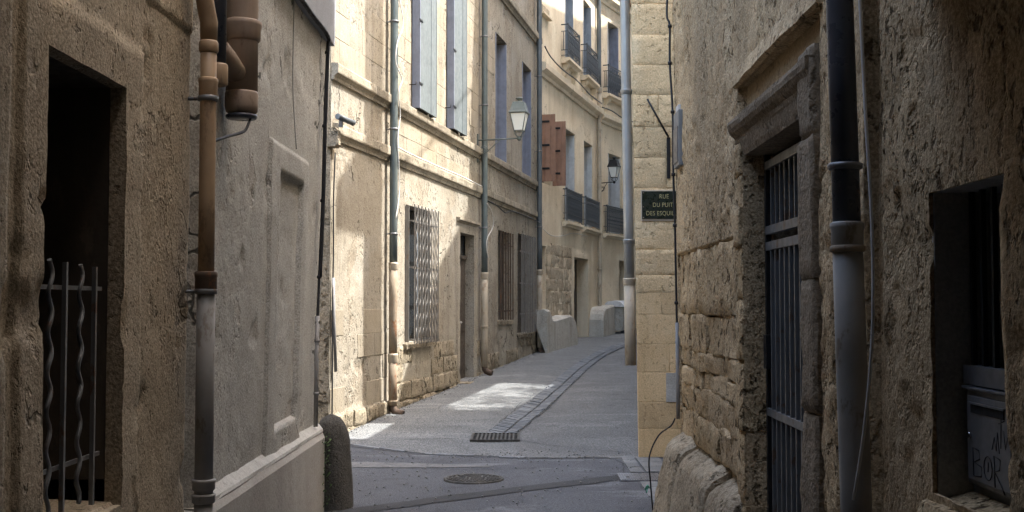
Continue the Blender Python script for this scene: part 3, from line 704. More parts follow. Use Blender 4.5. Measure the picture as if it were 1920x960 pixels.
# ================================================================== RIGHT HOUSE (alley, near side)
TOPR = 8.9
rh = thing('stone_house', (1.2, 4, 0), 'dark crumbling stone house filling the right side with a barred gate', 'house')
def disp_R(S, Z):
    f = fbm(S*1.4, Z*1.2, 5, 101, .58); g = fbm(S*5.5, Z*5, 5, 111, .62); p = fbm(S*9, Z*8, 3, 131, .6)
    v = fbm(S*5.0, Z*1.3, 4, 121, .6)
    return .022*f+.010*g+.008*v-.018*sstep(.16, .42, g+.4*f)-.008*sstep(.25, .5, p)
r_open = [(4.74, 6.08, .10, 2.50, .17), (2.78, 3.31, 1.045, 1.925, .015)]
r_steps = [(4.50, 6.18, 2.46, 2.80, -.05), (6.10, 8.62, -.3, 1.97, -.045), (3.72, 3.90, -.3, 5, -.045), (4.26, 4.40, -.3, 2.9, .012), (-1, 2.74, -.3, 1.95, .035)]
def warp_R(S, Z): return S+np.maximum(0, (S-6)/2.55)*(np.maximum(0, Z-.6)*.09-.05)
wall('wall', FR, -5, 8.56, -.3, TOPR, .026, 'render_dark', rh, r_open, r_steps, disp_R, warp_R, zc=(4.3, .5))
shell(rh, FR, -5, 8.56, TOPR, 6, 'render_dark', inset=.7)
FRe = Frame(1.2, 8.56, 90, -1)
wall('end_wall', FRe, 0, 6, -.3, TOPR, .12, 'render_dark', rh, (), (), lambda S, Z: .012*fbm(S, Z, 4, 15)+np.maximum(0, Z-.6)*.09-.05, zc=(4.4, .5))
# exposed rubble and quoins towards the corner
zs = [.62, .83, 1.02, 1.14, 1.27, 1.52, 1.965]
for k in range(len(zs)-1):
    s = 6.22
    while s < 8.55:
        L = random.uniform(.34, .8)*(1.4 if zs[k+1]-zs[k] > .17 else .9); b = min(s+L, 8.57)
        if 8.57-b < .14: b = 8.57
        stone(FR, s+.003, b-.003, zs[k]+.003, zs[k+1]-.003, -.09, random.uniform(-.022, .008), random.choice(['stone_dark', 'render_dark', 'stone_dark']), rh, 8, 5, .024, .007, warp=warp_R)
        s = b
# worn jamb stones on the far side of the gate
for k, (a, b) in enumerate(((.1, .5), (.505, .9), (.905, 1.28), (1.285, 1.62), (1.625, 1.90), (1.905, 2.12), (2.125, 2.30), (2.305, 2.47))):
    stone(FR, 6.085, 6.25+.03*(k % 2), a, b-.002, -.14, .006+.004*(k % 3), 'stone_dark', rh, 5, 5, .016, .010, 'jamb_stone')
# moulded hood over the gate, sooty near jamb, ochre frieze, eroded upper lip
MB().prof(FR, [(-.06, 2.47), (.0, 2.47), (.012, 2.49), (.014, 2.51), (.035, 2.53), (.050, 2.555), (.054, 2.58), (.046, 2.60), (.02, 2.615), (-.06, 2.62)], 4.52, 6.22, 40, .009, 11).build('hood_mould', 'stone_soot', rh)
MB().prof(FR, [(-.16, 2.40), (-.012, 2.40), (.0, 2.43), (.012, 2.482), (-.16, 2.482)], 4.75, 6.075, 26, .006, 12).build('lintel', 'stone_soot', rh)
MB().prof(FR, [(-.03, 2.80), (.012, 2.788), (.030, 2.80), (.028, 2.83), (.006, 2.90), (-.03, 2.93)], 4.42, 6.20, 44, .012, 13).build('upper_lip', 'render_dark', rh)
MB().prof(FR, [(-.075, 2.55), (-.046, 2.55), (-.044, 2.79), (-.075, 2.79)], 4.52, 6.16, 20, .006, 14).build('frieze', 'stone_ochre', rh)
for k, (a, b) in enumerate(((.05, .62), (.625, 1.15), (1.155, 1.70), (1.705, 2.28), (2.285, 2.66))):
    stone(FR, 4.49, 4.725, a, b-.004, -.10, .030+.005*(k % 2), 'stone_soot', rh, 6, 8, .014, .014, 'jamb_stone')
# iron gate set back in the opening
gt = MB(); 
for a in (4.76, 6.03): gt.fbox(FR, a, a+.035, .12, 2.40, -.145, -.115)
gate = gt.build('gate', 'iron_black', rh, .003)
for z0, z1 in ((2.315, 2.36), (1.965, 2.01), (1.88, 1.925), (1.0, 1.04), (.14, .19)):
    MB().fbox(FR, 4.796, 6.029, z0, z1, -.142, -.112).build('rail', 'iron_grey' if .9 < z0 < 1.5 or z0 > 1.85 else 'iron_black', gate, .002)
for i in range(11):
    s = 4.90+i*.1025
    MB().fbox(FR, s-.007, s+.007, .192, 1.878, -.135, -.115).build('bar', 'iron_grey', gate)
    MB().fbox(FR, s-.007, s+.007, 2.012, 2.313, -.135, -.119).build('bar', 'iron_grey', gate)
MB().fbox(FR, 5.96, 6.028, 1.25, 1.43, -.125, -.095).build('lock', 'iron_black', gate, .004)
MB().fbox(FR, 4.75, 6.07, .05, 2.47, -.69, -.66).build('dark_passage', 'opening_shade', rh)  # near-black panel stands for the unlit depth behind the gate
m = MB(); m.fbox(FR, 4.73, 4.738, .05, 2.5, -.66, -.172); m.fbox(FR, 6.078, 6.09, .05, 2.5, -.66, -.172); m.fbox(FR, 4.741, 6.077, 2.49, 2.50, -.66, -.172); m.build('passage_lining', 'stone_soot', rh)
MB().prof(FR, [(-.3, .0), (.05, .0), (.055, .10), (-.3, .105)], 4.73, 6.09, 10, .006, 15).build('threshold', 'stone_plinth', rh)
# sloping plinth of big weathered blocks
for k, (a, b, h) in enumerate(((6.12, 6.75, .60), (6.755, 7.35, .645), (7.355, 7.98, .62), (7.985, 8.62, .67))):
    stone(FR, a, b, -.1, h, -.1, .075+.01*(k % 2), 'stone_plinth', rh, 14, 18, .016, .02, 'plinth_stone', slope=.15, warp=warp_R, crown=.14)
stone(FR, 8.60, 8.72, -.1, .62, -.4, .03, 'guard_rock', rh, 5, 14, .016, .02, 'plinth_stone', slope=.12, crown=.08)

# narrow barred window with a letterbox, right edge
wn = MB().fbox(FR, 2.77, 3.32, 1.0, 1.95, -.30, -.28).build('window', 'opening_shade', rh)
m = MB(); m.fbox(FR, 2.765, 2.778, 1.03, 1.94, -.28, -.017); m.fbox(FR, 3.306, 3.325, 1.03, 1.94, -.28, -.017); m.fbox(FR, 2.779, 3.305, 1.924, 1.94, -.28, -.017); m.build('reveal', 'cement_lip', wn)
for i in range(7):
    s = 2.83+i*.075; MB().fbox(FR, s-.007, s+.007, 1.40, 1.925, -.125, -.111).build('bar', 'iron_black', wn)
MB().fbox(FR, 2.785, 3.302, 1.365, 1.42, -.13, -.092).build('rail', 'letterbox_grey', wn, .002)
MB().fbox(FR, 2.785, 3.302, 1.05, 1.364, -.135, -.118).build('backing_plate', 'letterbox_grey', wn)
MB().prof(FR, [(-.12, .96), (.02, .94), (.035, .98), (.015, 1.015), (-.1, 1.05), (-.12, 1.05)], 2.72, 3.36, 14, .014, 16).build('sill', 'stone_dark', wn)
lb = thing('letterbox', FR.w(3.12, 1.07, -.1), 'dark grey steel letterbox with scratched graffiti in the right hand window', 'letterbox')
MB().fbox(FR, 2.955, 3.275, 1.082, 1.352, -.117, -.092).build('body', 'letterbox_grey', lb, .003)
MB().fbox(FR, 2.972, 3.258, 1.096, 1.335, -.0915, -.084).build('door', 'letterbox_grey', lb, .003)
MB().fbox(FR, 2.945, 3.285, 1.353, 1.361, -.117, -.080).build('lid', 'letterbox_grey', lb, .002)
MB().fbox(FR, 3.005, 3.225, 1.288, 1.312, -.0838, -.0815).build('slot', 'opening_shade', lb)
MB().fbox(FR, 2.998, 3.232, 1.313, 1.318, -.0838, -.077).build('flap', 'letterbox_grey', lb)
m = MB(); c = FR.w(3.235, 1.222, -.083); m.tube([FR.w(3.235, 1.222, -.0838), FR.w(3.235, 1.222, -.077)], .010, 12); m.build('lock', 'chrome', lb)
def ribbon(F, pl, d, r, mat, parent, name='graffiti'):
    m = MB()
    for p in pl: m.tube([F.w(a, z, d) for a, z in p], r, 5)
    return m.build(name, mat, parent)
def G(x, y): return (3.225-x*.25, 1.10+y*.10)
B_ = [[G(.05, .1), G(.03, .9)], [G(.03, .9), G(.2, .85), G(.22, .62), G(.06, .5)], [G(.06, .5), G(.27, .42), G(.26, .15), G(.05, .1)]]
O_ = [[G(.44+.11*math.cos(q*.5236), .45+.33*math.sin(q*.5236)) for q in range(13)], [G(.44, .35), G(.45, .62)]]
R_ = [[G(.62, .0), G(.60, .85), G(.76, .78), G(.74, .5), G(.61, .42), G(.80, .05), G(.86, -.1)]]
S_ = [[G(.55, 1.0), G(.62, 1.35), G(.66, 1.0), G(.70, 1.5), G(.74, .95)], [G(.78, 1.1), G(.80, 2.0)], [G(.72, 1.75), G(.88, 1.85)], [G(.85, 1.6), G(.90, 1.1), G(.95, 1.45)]]
ribbon(FR, B_+O_+R_, -.0838, .0022, 'graffiti', lb); ribbon(FR, S_, -.0838, .0015, 'graffiti', lb)

# black plastic pipe over grey iron pipe on the right, with loose white wire
T = downpipe(FR, 3.71, .085, [(1.87, 6, .047, 'pvc_black'), (.55, 1.87, .051, 'pipe_greyright'), (.0, .55, .053, 'pipe_rusty')], 'black plastic downpipe over a grey iron pipe on the right wall',
   collars=[(1.83, .054, .085, 'pipe_greyright'), (.62, .058, .08, 'pipe_rusty')], lean=.07)
for z, mt in ((2.07, 'steel_plate'), (1.785, 'pipe_rusty')):
    MB().lathe(FR.w(3.71+.07*z, z, .085), [(.051, -.012), (.059, -.008), (.059, .008), (.051, .012)], 22).build('strap', mt, T)
cable([FR.w(3.82, 3.3, .06), FR.w(3.69, 2.7, .08), FR.w(3.60, 2.2, .09), FR.w(3.55, 1.83, .09), FR.w(3.53, 1.5, .10), FR.w(3.545, 1.2, .125), FR.w(3.60, .975, .145)], .0055, 'cable_white', 'loose white wire hanging beside the black downpipe on the right')

# cables, meter plate and street bar around the right corner
T = thing('meter_plate', FR.w(8.7, 2.9, .05), 'grey metal plate box fixed to the right house corner', 'utility box')
MB().fbox(FR, 8.34, 8.62, 2.63, 3.05, -.02, .025).build('box', 'meter_grey', T, .006)
MB().fbox(FR, 8.37, 8.59, 2.66, 2.93, .0255, .032).build('cover', 'steel_plate', T, .003)
MB().fbox(FR, 8.42, 8.56, 3.06, 3.10, -.01, .015).build('tab', 'white_lid', T)
pts = [FR.w(8.90, 4.2, .02), FR.w(8.86, 3.9, .04), FR.w(8.84, 3.8, .02), FR.w(8.82, 3.5, .024), FR.w(8.76, 3.1, .012), FR.w(8.71, 2.6, .016), FR.w(8.67, 2.2, .012), FR.w(8.61, 1.6, .012), FR.w(8.58, 1.3, .012)]
cable(pts, .009, 'cable_black', 'black cable hanging down the corner of the right hand house', clips=pts[2:])
T = thing('conduit', FR.w(8.6, .7, .03), 'grey conduit low on the right house corner', 'conduit')
MB().tube([FR.w(8.55, .72, .012), FR.w(8.56, 1.0, .012), FR.w(8.58, 1.45, .012)], .015, 10).build('tube', 'pipe_grey', T)
cable([FR.w(8.60, .72, .03), FR.w(8.62, .66, .06), FR.w(8.66, .58, .15), FR.w(8.66, .42, .22), FR.w(8.63, .22, .215), FR.w(8.62, .02, .2)], .006, 'cable_black', 'black cable looping over the rock at the right corner')
cable([FR.w(8.62, .19, .225), FR.w(8.58, .215, .245), FR.w(8.60, .18, .26), FR.w(8.64, .205, .235), FR.w(8.60, .16, .25)], .006, 'twine', 'scrap of green twine tied to the black cable at the right', 'twine')

# ================================================================== HOUSE WITH TWO STRING COURSES (sunlit front)
def recess_window(house, F, s0, s1, z0, z1, depth, leafmat, framemat='frame_white', leaf=.28, near=None):
    """french window at the back of its reveal, its shutter leaf folded against the far reveal"""
    wn = MB().fbox(F, s0+.05, s1-.05, z0+.05, z1-.05, -depth-.03, -depth-.012).build('window', 'glass_dark', house)
    m = MB()
    for a in (s0+.003, s1-.06): m.fbox(F, a, a+.057, z0+.003, z1-.003, -depth-.04, -depth+.02)
    m.fbox(F, s0+.061, s1-.061, z1-.06, z1-.003, -depth-.04, -depth+.018); m.fbox(F, s0+.061, s1-.061, z0+.003, z0+.06, -depth-.04, -depth+.018)
    m.build('frame', framemat, wn)
    c = (s0+s1)/2; MB().fbox(F, c-.03, c+.03, z0+.061, z1-.061, -depth-.036, -depth+.010).build('mullion', framemat, wn)
    for k in (1, 2):
        z = z0+(z1-z0)*k/3; MB().fbox(F, s0+.061, c-.031, z-.015, z+.015, -depth-.034, -depth+.004).build('glazing_bar', framemat, wn); MB().fbox(F, c+.031, s1-.061, z-.015, z+.015, -depth-.034, -depth+.004).build('glazing_bar', framemat, wn)
    sh = MB().fbox(F, s1-.045, s1-.008, z0+.02, z1-.03, -depth+.03, -depth+.03+leaf*.48).build('shutter', leafmat, house)
    MB().fbox(F, s1-.047, s1-.010, z0+.02, z1-.03, -depth+.034+leaf*.48, -depth+.03+leaf).build('board', leafmat, sh)
    MB().fbox(F, s0+.002, s0+.03, z0+.01, z1-.01, -.05, .012).build('edge_trim', near or framemat, wn)
    return wn

TOPA = 10.2
ha = thing('terraced_house', (*FA.at(0), 0), 'cream stone house in sunlight with two string courses and wavy window grille', 'house')
def disp_A(S, Z):
    lo = sstep(1.6, .3, Z)
    return .006*fbm(S*1.3, Z*1.3, 5, 201, .55)+(.004+.010*lo)*fbm(S*7, Z*7, 4, 211, .6)-(.008+.016*lo)*sstep(.24, .42, fbm(S*2.6, Z*2.2, 5, 221, .62))
A_door = (5.81, 6.84, .22, 2.83, .16)
a_open = [(2.62, 3.93, 1.02, 3.04, .22), A_door, (8.95, 10.22, 1.25, 3.07, .16), (10.95, 12.70, .93, 3.13, .14), (8.68, 9.78, 4.50, 7.04, .32), (11.47, 12.58, 4.50, 7.04, .32), (2.95, 3.72, 4.52, 7.0, .10), (4.95, 5.70, 4.52, 7.0, .10)]
a_steps = [(5.62, 7.05, .05, 3.0, .012), (-.5, 2.3, -.4, .28, .035)]
wall('wall', FA, -.45, SB, -.4, TOPA, .05, 'stone_cream', ha, a_open, a_steps, disp_A, zc=(8.2, .4))
shell(ha, FA, -.45, SB, TOPA, 7, 'stone_cream', eave=.35, inset=.6)
c0 = FA.at(-.45); FAe = Frame(c0[0], c0[1], 90)
wall('end_wall', FAe, -6, .0, -.4, TOPA, .1, 'stone_worn', ha, (), (), lambda S, Z: .02*fbm(S*2, Z*2, 5, 25, .6), zc=(5.4, .5))
def course(z0, z1, d, s0, s1, seed, mat='stone_band', house=ha, F=FA):
    h = z1-z0; s = s0
    while s < s1:
        b = min(s+random.uniform(1.0, 1.6), s1)
        if s1-b < .4: b = s1
        MB().prof(F, [(-.05, z0), (d*.35, z0), (d*.42, z0+h*.18), (d*.62, z0+h*.32), (d*.95, z0+h*.4), (d, z0+h*.48), (d, z0+h*.9), (d*.93, z1), (-.05, z1+.012)], s+.002, b-.002, 8, .006, seed).build('string_course', mat, house)
        s = b
course(3.555, 3.755, .08, -.40, SB-.02, 31); course(4.28, 4.475, .088, -.44, SB-.02, 32); course(7.80, 8.02, .11, -.44, SB-.02, 33)
# block at the end of the lower course
stone(FA, -.50, -.36, 3.45, 3.68, -.1, .10, 'stone_worn', ha, 4, 4, .015, .03)
# ashlar: upper storey and band between the courses, plinth courses below
sk = [(2.85, 3.82, 4.3, 7.1), (4.83, 5.82, 4.3, 7.1)]
ashlar(FA, -.40, 2.84, list(np.arange(4.49, 7.7, .325)), .62, -.03, .005, 'stone_cream_block', ha, .006, (), .002, .0025, keep=.6)
ashlar(FA, 3.83, 4.84, list(np.arange(4.49, 7.7, .325)), .5, -.03, .005, 'stone_cream_block', ha, .006, (), .002, .0025, keep=.6)
ashlar(FA, 5.84, 8.6, list(np.arange(4.49, 7.7, .325)), .62, -.03, .005, 'stone_cream_block', ha, .006, (), .002, .0025, keep=.6)
ashlar(FA, 2.2, 8.2, [3.765, 4.01, 4.262], .7, -.03, .005, 'stone_cream_block', ha, .006, (), .003, .003, keep=.75)
ashlar(FA, -.42, 1.95, [-.1, .06, .26], .48, -.05, .055, 'stone_worn', ha, .010, (), .016, .010, jd=.012, nu=5, nz=3)
ashlar(FA, -.42, 1.80, [.27, .58, .90, 1.2, 1.52], .66, -.03, .005, 'stone_cream_block', ha, .006, (), .003, .003, keep=.5)
ashlar(FA, 2.05, 5.60, [-.05, .20, .46], .55, -.05, .045, 'stone_worn', ha, .012, (), .022, .010, jd=.015, nu=6, nz=4)
ashlar(FA, 2.0, 5.62, [.47, .72, .98], .6, -.05, .010, 'stone_worn', ha, .010, (), .012, .005, jd=.006, nu=5, nz=4, keep=.45)
ashlar(FA, 7.1, SB-.1, [.0, .32, .62, .92], .6, -.05, .014, 'stone_worn', ha, .010, (), .012, .005, jd=.006, nu=4, nz=3, keep=.4)

# ground floor window with the wavy grille
wn = MB().fbox(FA, 2.63, 3.92, 1.03, 3.03, -.25, -.215).build('window', 'glass_dark', ha)
m = MB()
for a in (2.64, 3.24, 3.85): m.fbox(FA, a, a+.06, 1.03, 3.03, -.212, -.19)
m.build('frame', 'shutter_slate', wn)
gr = MB().fbox(FA, 2.60, 3.96, 2.10, 2.13, .105, .125).build('window_grille', 'iron_light', ha)
for z in (1.05, 2.78): MB().fbox(FA, 2.60, 3.96, z, z+.028, .105, .125).build('rail', 'iron_light', gr)
for s in (2.60, 3.94):
    for z in (1.06, 2.11, 2.79): MB().fbox(FA, s, s+.02, z, z+.02, -.03, .104).build('fixing', 'iron_light', gr)
MB().fbox(FA, 2.585, 2.60, 1.03, 3.02, -.01, .06).build('side_plate', 'iron_light', gr)
wv = None
for i in range(15):
    s = 2.63+i*.0925
    if i % 2 == 0: MB().fbox(FA, s-.008, s+.008, 1.0, 3.04, .126, .140).build('bar', 'iron_light', gr)
    elif wv is None:
        pts = [FA.w(s+.017*math.sin((z-1)*2*math.pi/.205), z, .134) for z in np.linspace(1.0, 3.03, 90)]
        wv = MB().tube(pts, .009, 5).build('wavy_bar', 'iron_light', gr); ws = s
    else:
        c = wv.copy(); COL.objects.link(c); c.location = Vector((FA.u[0]*(s-ws), FA.u[1]*(s-ws), 0)); c.parent = gr
MB().prof(FA, [(-.05, .93), (.05, .93), (.055, 1.0), (-.05, 1.018)], 2.50, 4.02, 6, .006, 35).build('sill', 'stone_worn', wn)
# door with transom, plinth block and step
dr = MB().fbox(FA, 5.82, 6.83, .24, 2.38, -.19, -.155).build('door', 'wood_dark', ha)
for a, b in ((5.90, 6.28), (6.36, 6.76)):
    for z0, z1 in ((.4, 1.0), (1.1, 2.25)): MB().fbox(FA, a, b, z0, z1, -.1545, -.14).build('panel', 'wood_dark', dr, .01)
MB().fbox(FA, 5.82, 6.83, 2.39, 2.46, -.19, -.12).build('transom_bar', 'wood_dark', dr); MB().fbox(FA, 5.82, 6.83, 2.465, 2.82, -.20, -.18).build('transom_pane', 'glass_dark', dr)
c = FA.w(6.42, 1.25, -.13); MB().lathe((c[0], c[1], c[2]-.02), [(.006, 0), (.022, .01), (.025, .02), (.022, .03), (.006, .04)], 12).build('door_knob', 'chrome', dr)
course(3.0, 3.075, .07, 5.58, 7.1, 36)
MB().fbox(FA, 5.75, 6.95, .0, .225, -.15, .20).build('door_step', 'stone_worn', ha, .02)
MB().fbox(FA, 5.72, 6.30, -.05, .13, .21, .42).build('door_step', 'stone_worn', ha, .02)
# two more barred windows
def barred(s0, s1, z0, z1, depth, d, bars, rails, matb, zt):
    wn = MB().fbox(FA, s0+.005, s1-.005, z0, z1, -depth-.05, -depth+.0).build('window', 'wood_dark', ha)
    gr = MB().fbox(FA, s0-.06, s1+.06, rails[0], rails[0]+.028, d-.035, d-.012).build('window_grille', matb, ha)
    for z in rails[1:]: MB().fbox(FA, s0-.06, s1+.06, z, z+.028, d-.035, d-.012).build('rail', matb, gr)
    for i in range(bars):
        s = s0+.03+(s1-s0-.06)*i/(bars-1); MB().fbox(FA, s-.011, s+.011, z0+.0, zt, d-.011, d+.011).build('bar', matb, gr)
    MB().prof(FA, [(-.05, z0-.09), (.035, z0-.09), (.04, z0-.02), (-.05, z0-.003)], s0-.08, s1+.08, 6, .005, 37).build('sill', 'stone_worn', wn)
barred(8.95, 10.22, 1.25, 3.07, .16, .05, 6, (2.78, 1.42), 'iron_rust', 3.06)
barred(10.95, 12.70, .93, 3.13, .14, .09, 9, (2.72, 2.02, 1.35), 'iron_light', 3.12)
# proud blue shutters on the first floor
def proud_shutter(s0, s1, z0, z1, d):
    sh = MB().fbox(FA, s0, s0+.028, z0, z1, .012, d).build('shutter', 'shutter_lilac', ha)
    n = 3; L = (s1-s0-.03)/n
    for i in range(n): MB().fbox(FA, s0+.030+L*i, s0+.030+L*(i+1)-.006, z0, z1, d-.035, d-.004*(i % 2)).build('board', 'shutter_blue', sh, .003)
    MB().fbox(FA, s1+.002, s1+.028, z0, z1, .012, d+.002).build('edge_board', 'shutter_blue', sh)
    for z in (z0+.35, z0+1.3, z0+2.2):
        if z < z1: MB().fbox(FA, s0-.05, s0+.12, z, z+.03, d+.001, d+.010).build('hinge', 'iron_black', sh)
    MB().tube([FA.w(s0-.10, z0+.33, .0), FA.w(s0-.10, z0+.33, .10), FA.w(s0-.10, z0+.38, .11)], .008, 6).build('catch', 'iron_black', sh)
    MB().tube([FA.w(s1+.05, z0+.05, .0), FA.w(s1+.05, z0+.05, .09), FA.w(s1+.05, z0+.10, .10)], .008, 6).build('catch', 'iron_black', sh)
proud_shutter(2.87, 3.78, 4.50, 7.05, .135); proud_shutter(4.88, 5.75, 4.50, 7.05, .135)
for s0, s1 in ((8.68, 9.78), (11.47, 12.58)): recess_window(ha, FA, s0, s1, 4.50, 7.04, .32, 'shutter_lilac', 'frame_white', .29, 'shutter_lilac')

# ================================================================== NEXT HOUSE (string course, balconies)
TOPB = 11.4
hb = thing('terraced_house', (*FB.at(0), 0), 'yellow stone house at the bend with red wooden shutters and four iron balconies', 'house')
def disp_B(S, Z):
    lo = sstep(3.6, 2.9, Z+.5*fbm(S*.7, Z*.7, 3, 301))
    return .008*fbm(S*.8, Z*.8, 4, 302)+(.002+.016*lo)*fbm(S*5, Z*5, 4, 303, .6)
B_win = [(2.71, 3.95, 3.78, 6.25, .34), (5.09, 6.30, 3.78, 6.25, .34), (2.78, 3.70, 8.06, 10.36, .30), (5.05, 6.08, 8.06, 10.36, .30)]
b_open = B_win+[(3.76, 5.60, .35, 2.86, .32), (.25, 1.30, 4.55, 6.20, .2), (.30, .66, 1.9, 3.0, .2)]
wall('wall', FB, 0, SC, -.3, TOPB, .07, 'stone_yellow', hb, b_open, [(2.55, 4.1, 3.7, 6.42, .012), (4.93, 6.45, 3.7, 6.42, .012), (3.55, 5.8, .0, 3.05, .02)], disp_B)
shell(hb, FB, 0, SC, TOPB, 7, 'stone_yellow', eave=.4)
for k in range(4): recess_window(hb, FB, *B_win[k][:4], B_win[k][4], 'shutter_pale' if k < 2 else 'shutter_slate', 'frame_white', .30)
MB().fbox(FB, 3.77, 5.59, .36, 2.85, -.36, -.325).build('door', 'wood_dark', hb)
w_ = MB().fbox(FB, .26, 1.29, 4.56, 6.19, -.24, -.205).build('window', 'glass_dark', hb)
w_ = MB().fbox(FB, .31, .65, 1.91, 2.99, -.24, -.205).build('window', 'glass_dark', hb)
MB().fbox(FB, 3.6, 5.75, .20, .42, -.3, .10).build('door_step', 'stone_worn', hb, .02)
# rough stone field low on the wall
ashlar(FB, .7, 3.5, list(np.arange(.4, 3.4, .3)), .42, -.06, .012, 'stone_rough', hb, .006, (), .022, .006, jd=.006, nu=5, nz=4)
def course2(F, house, z0, z1, d, s0, s1):
    n = max(2, int((s1-s0)/1.2)); h = z1-z0
    for i in range(n):
        a, b = s0+(s1-s0)*i/n, s0+(s1-s0)*(i+1)/n
        MB().prof(F, [(-.05, z0), (d*.3, z0), (d*.4, z0+h*.25), (d*.8, z0+h*.4), (d, z0+h*.5), (d, z0+h*.9), (d*.9, z1), (-.05, z1+.02)], a+.002, b-.002, 4, .004, 5).build('string_course', 'stone_yellow', house)
course2(FB, hb, 7.15, 7.46, .19, .02, SC-.02); course2(FB, hb, 10.85, 11.12, .25, .02, SC-.02)
# small tablet
tb = MB().fbox(FB, .12, .98, 8.68, 8.73, .0, .12).build('tablet', 'stone_yellow', hb, .01); MB().fbox(FB, .2, .9, 8.735, 8.92, .0, .05).build('tablet_panel', 'stone_rough', tb)
# red wooden shutters standing open at right angles to the wall
for s in (.22, 1.33):
    sh = MB().fbox(FB, s, s+.03, 4.56, 6.2, .02, .125).build('shutter', 'wood_red', hb)
    for k in range(2): MB().fbox(FB, s+.002*k, s+.03+.002*k, 4.56, 6.2, .129+.117*k, .242+.117*k).build('board', 'wood_red', sh, .003)
    for z in (4.85, 5.42, 6.0): MB().fbox(FB, s-.012, s-.001, z, z+.05, .0, .22).build('hinge', 'iron_black', sh)
def balcony(F, house, s0, s1, zb, d, ornate, corbels, h=.9):
    """slab, corbels and iron railing: front and both returns"""
    bal = MB().prof(F, [(-.05, zb-.14), (d*.7, zb-.14), (d*.85, zb-.10), (d+.05, zb-.07), (d+.05, zb), (-.05, zb)], s0-.05, s1+.05, 2).build('balcony', 'stone_yellow', house)
    mt = 'iron_balcony'; z1 = zb+h
    m = MB()
    for z in (zb+.06, zb+.20, z1-.20, z1-.03):
        t = .028 if z > z1-.1 else .016
        m.fbox(F, s0, s1, z, z+t, d-.02, d+.006); m.fbox(F, s0, s0+.02, z, z+t, .0, d-.021); m.fbox(F, s1-.02, s1, z, z+t, .0, d-.021)
    m.build('rail', mt, bal)
    for s in (s0, s1-.026): MB().fbox(F, s, s+.026, zb, z1+.02, d-.022, d+.008).build('post', mt, bal)
    n = int((s1-s0)/.085); first = None
    zl, zh = (zb+.20, z1-.20) if ornate else (zb+.06, z1-.03)
    def inst(proto, ds): c = proto.copy(); COL.objects.link(c); c.parent = bal; c.location = (F.u[0]*ds, F.u[1]*ds, 0)
    step = (s1-s0)/n
    for i in range(1, n):
        s = s0+step*i
        if first is None: first = MB().fbox(F, s-.009, s+.009, zl, zh, d-.016, d+.002).build('baluster', mt, bal); f0 = s
        else: inst(first, s-f0)
    for q in range(1, 3 if d > .12 else 2):
        dd = d*q/3 if d > .12 else d/2; m = MB(); m.fbox(F, s0+.002, s0+.018, zl, zh, dd-.008, dd+.008); m.build('baluster', mt, bal)
    # scroll rings
    n2 = int((s1-s0)/(.17 if ornate else .085)); st2 = (s1-s0)/n2
    m = MB()
    for i in range(n2):
        s = s0+st2*(i+.5); rr = .062 if ornate else .03
        for zc in ((zb+.135, z1-.115) if ornate else (z1-.115,)):
            m.tube([F.w(s+math.cos(q*math.pi/5)*rr, zc+math.sin(q*math.pi/5)*rr*(1 if ornate else 1.6), d-.007) for q in range(11)], .009, 4)
        if ornate:
            zc = (zb+z1)/2
            for sg in (-1, 1): m.tube([F.w(s+sg*math.sin(q*.63)*.06, zc-.22+q*.044, d-.007) for q in range(11)], .010, 4)
        else: m.tube([F.w(s+.035*math.sin(q*.8), zb+.30+q*.03, d-.007) for q in range(9)], .007, 4)
    m.build('scrollwork', mt, bal)['kind'] = 'stuff'
    if corbels:
        for s in (s0+.10, s1-.22):
            MB().prof(F, [(-.05, zb-.62), (.03, zb-.62), (.045, zb-.5), (.10, zb-.44), (.11, zb-.36), (.08, zb-.33), (d*.75, zb-.27), (d*.95, zb-.2), (d*.9, zb-.142), (-.05, zb-.142)], s, s+.14, 1).build('corbel', 'stone_yellow', bal, .008)
    return bal
balcony(FB, hb, 2.38, 3.80, 8.06, .19, True, True); balcony(FB, hb, 4.75, 6.30, 8.06, .19, True, True)
balcony(FB, hb, 2.50, 4.36, 3.76, .12, False, False, .86); balcony(FB, hb, 4.86, 6.86, 3.76, .12, False, False, .86)

# ================================================================== FAR HOUSE
hc = thing('terraced_house', (*FC.at(0), 0), 'pale stone house farthest up the street with stacked balconies beside the downpipe', 'house')
C_win = [(.85, 1.98, 3.78, 6.26, .34), (.82, 1.80, 8.06, 10.42, .30)]
wall('wall', FC, 0, 9, -.2, TOPB, .09, 'stone_yellow', hc, C_win+[(1.80, 2.75, .3, 2.95, .3), (3.4, 4.5, 3.78, 6.26, .3), (3.4, 4.5, 8.06, 10.42, .3)], [(.65, 2.15, 3.6, 6.45, .012), (1.6, 2.95, .1, 3.1, .02)], disp_B)
shell(hc, FC, 0, 9, TOPB, 7, 'stone_yellow', eave=.4)
for k in range(2): recess_window(hc, FC, *C_win[k][:4], C_win[k][4], 'shutter_pale' if k < 1 else 'shutter_lilac', 'frame_white', .30)
for z0, z1 in ((3.78, 6.26), (8.06, 10.42)): recess_window(hc, FC, 3.4, 4.5, z0, z1, .3, 'shutter_pale')
MB().fbox(FC, 1.81, 2.74, .31, 2.94, -.34, -.305).build('door', 'wood_dark', hc)
course2(FC, hc, 7.12, 7.42, .19, .08, 8.98); course2(FC, hc, 10.85, 11.12, .25, .08, 8.98)
balcony(FC, hc, .42, 2.35, 8.05, .19, True, True); balcony(FC, hc, .42, 2.32, 3.74, .12, False, False, .86)

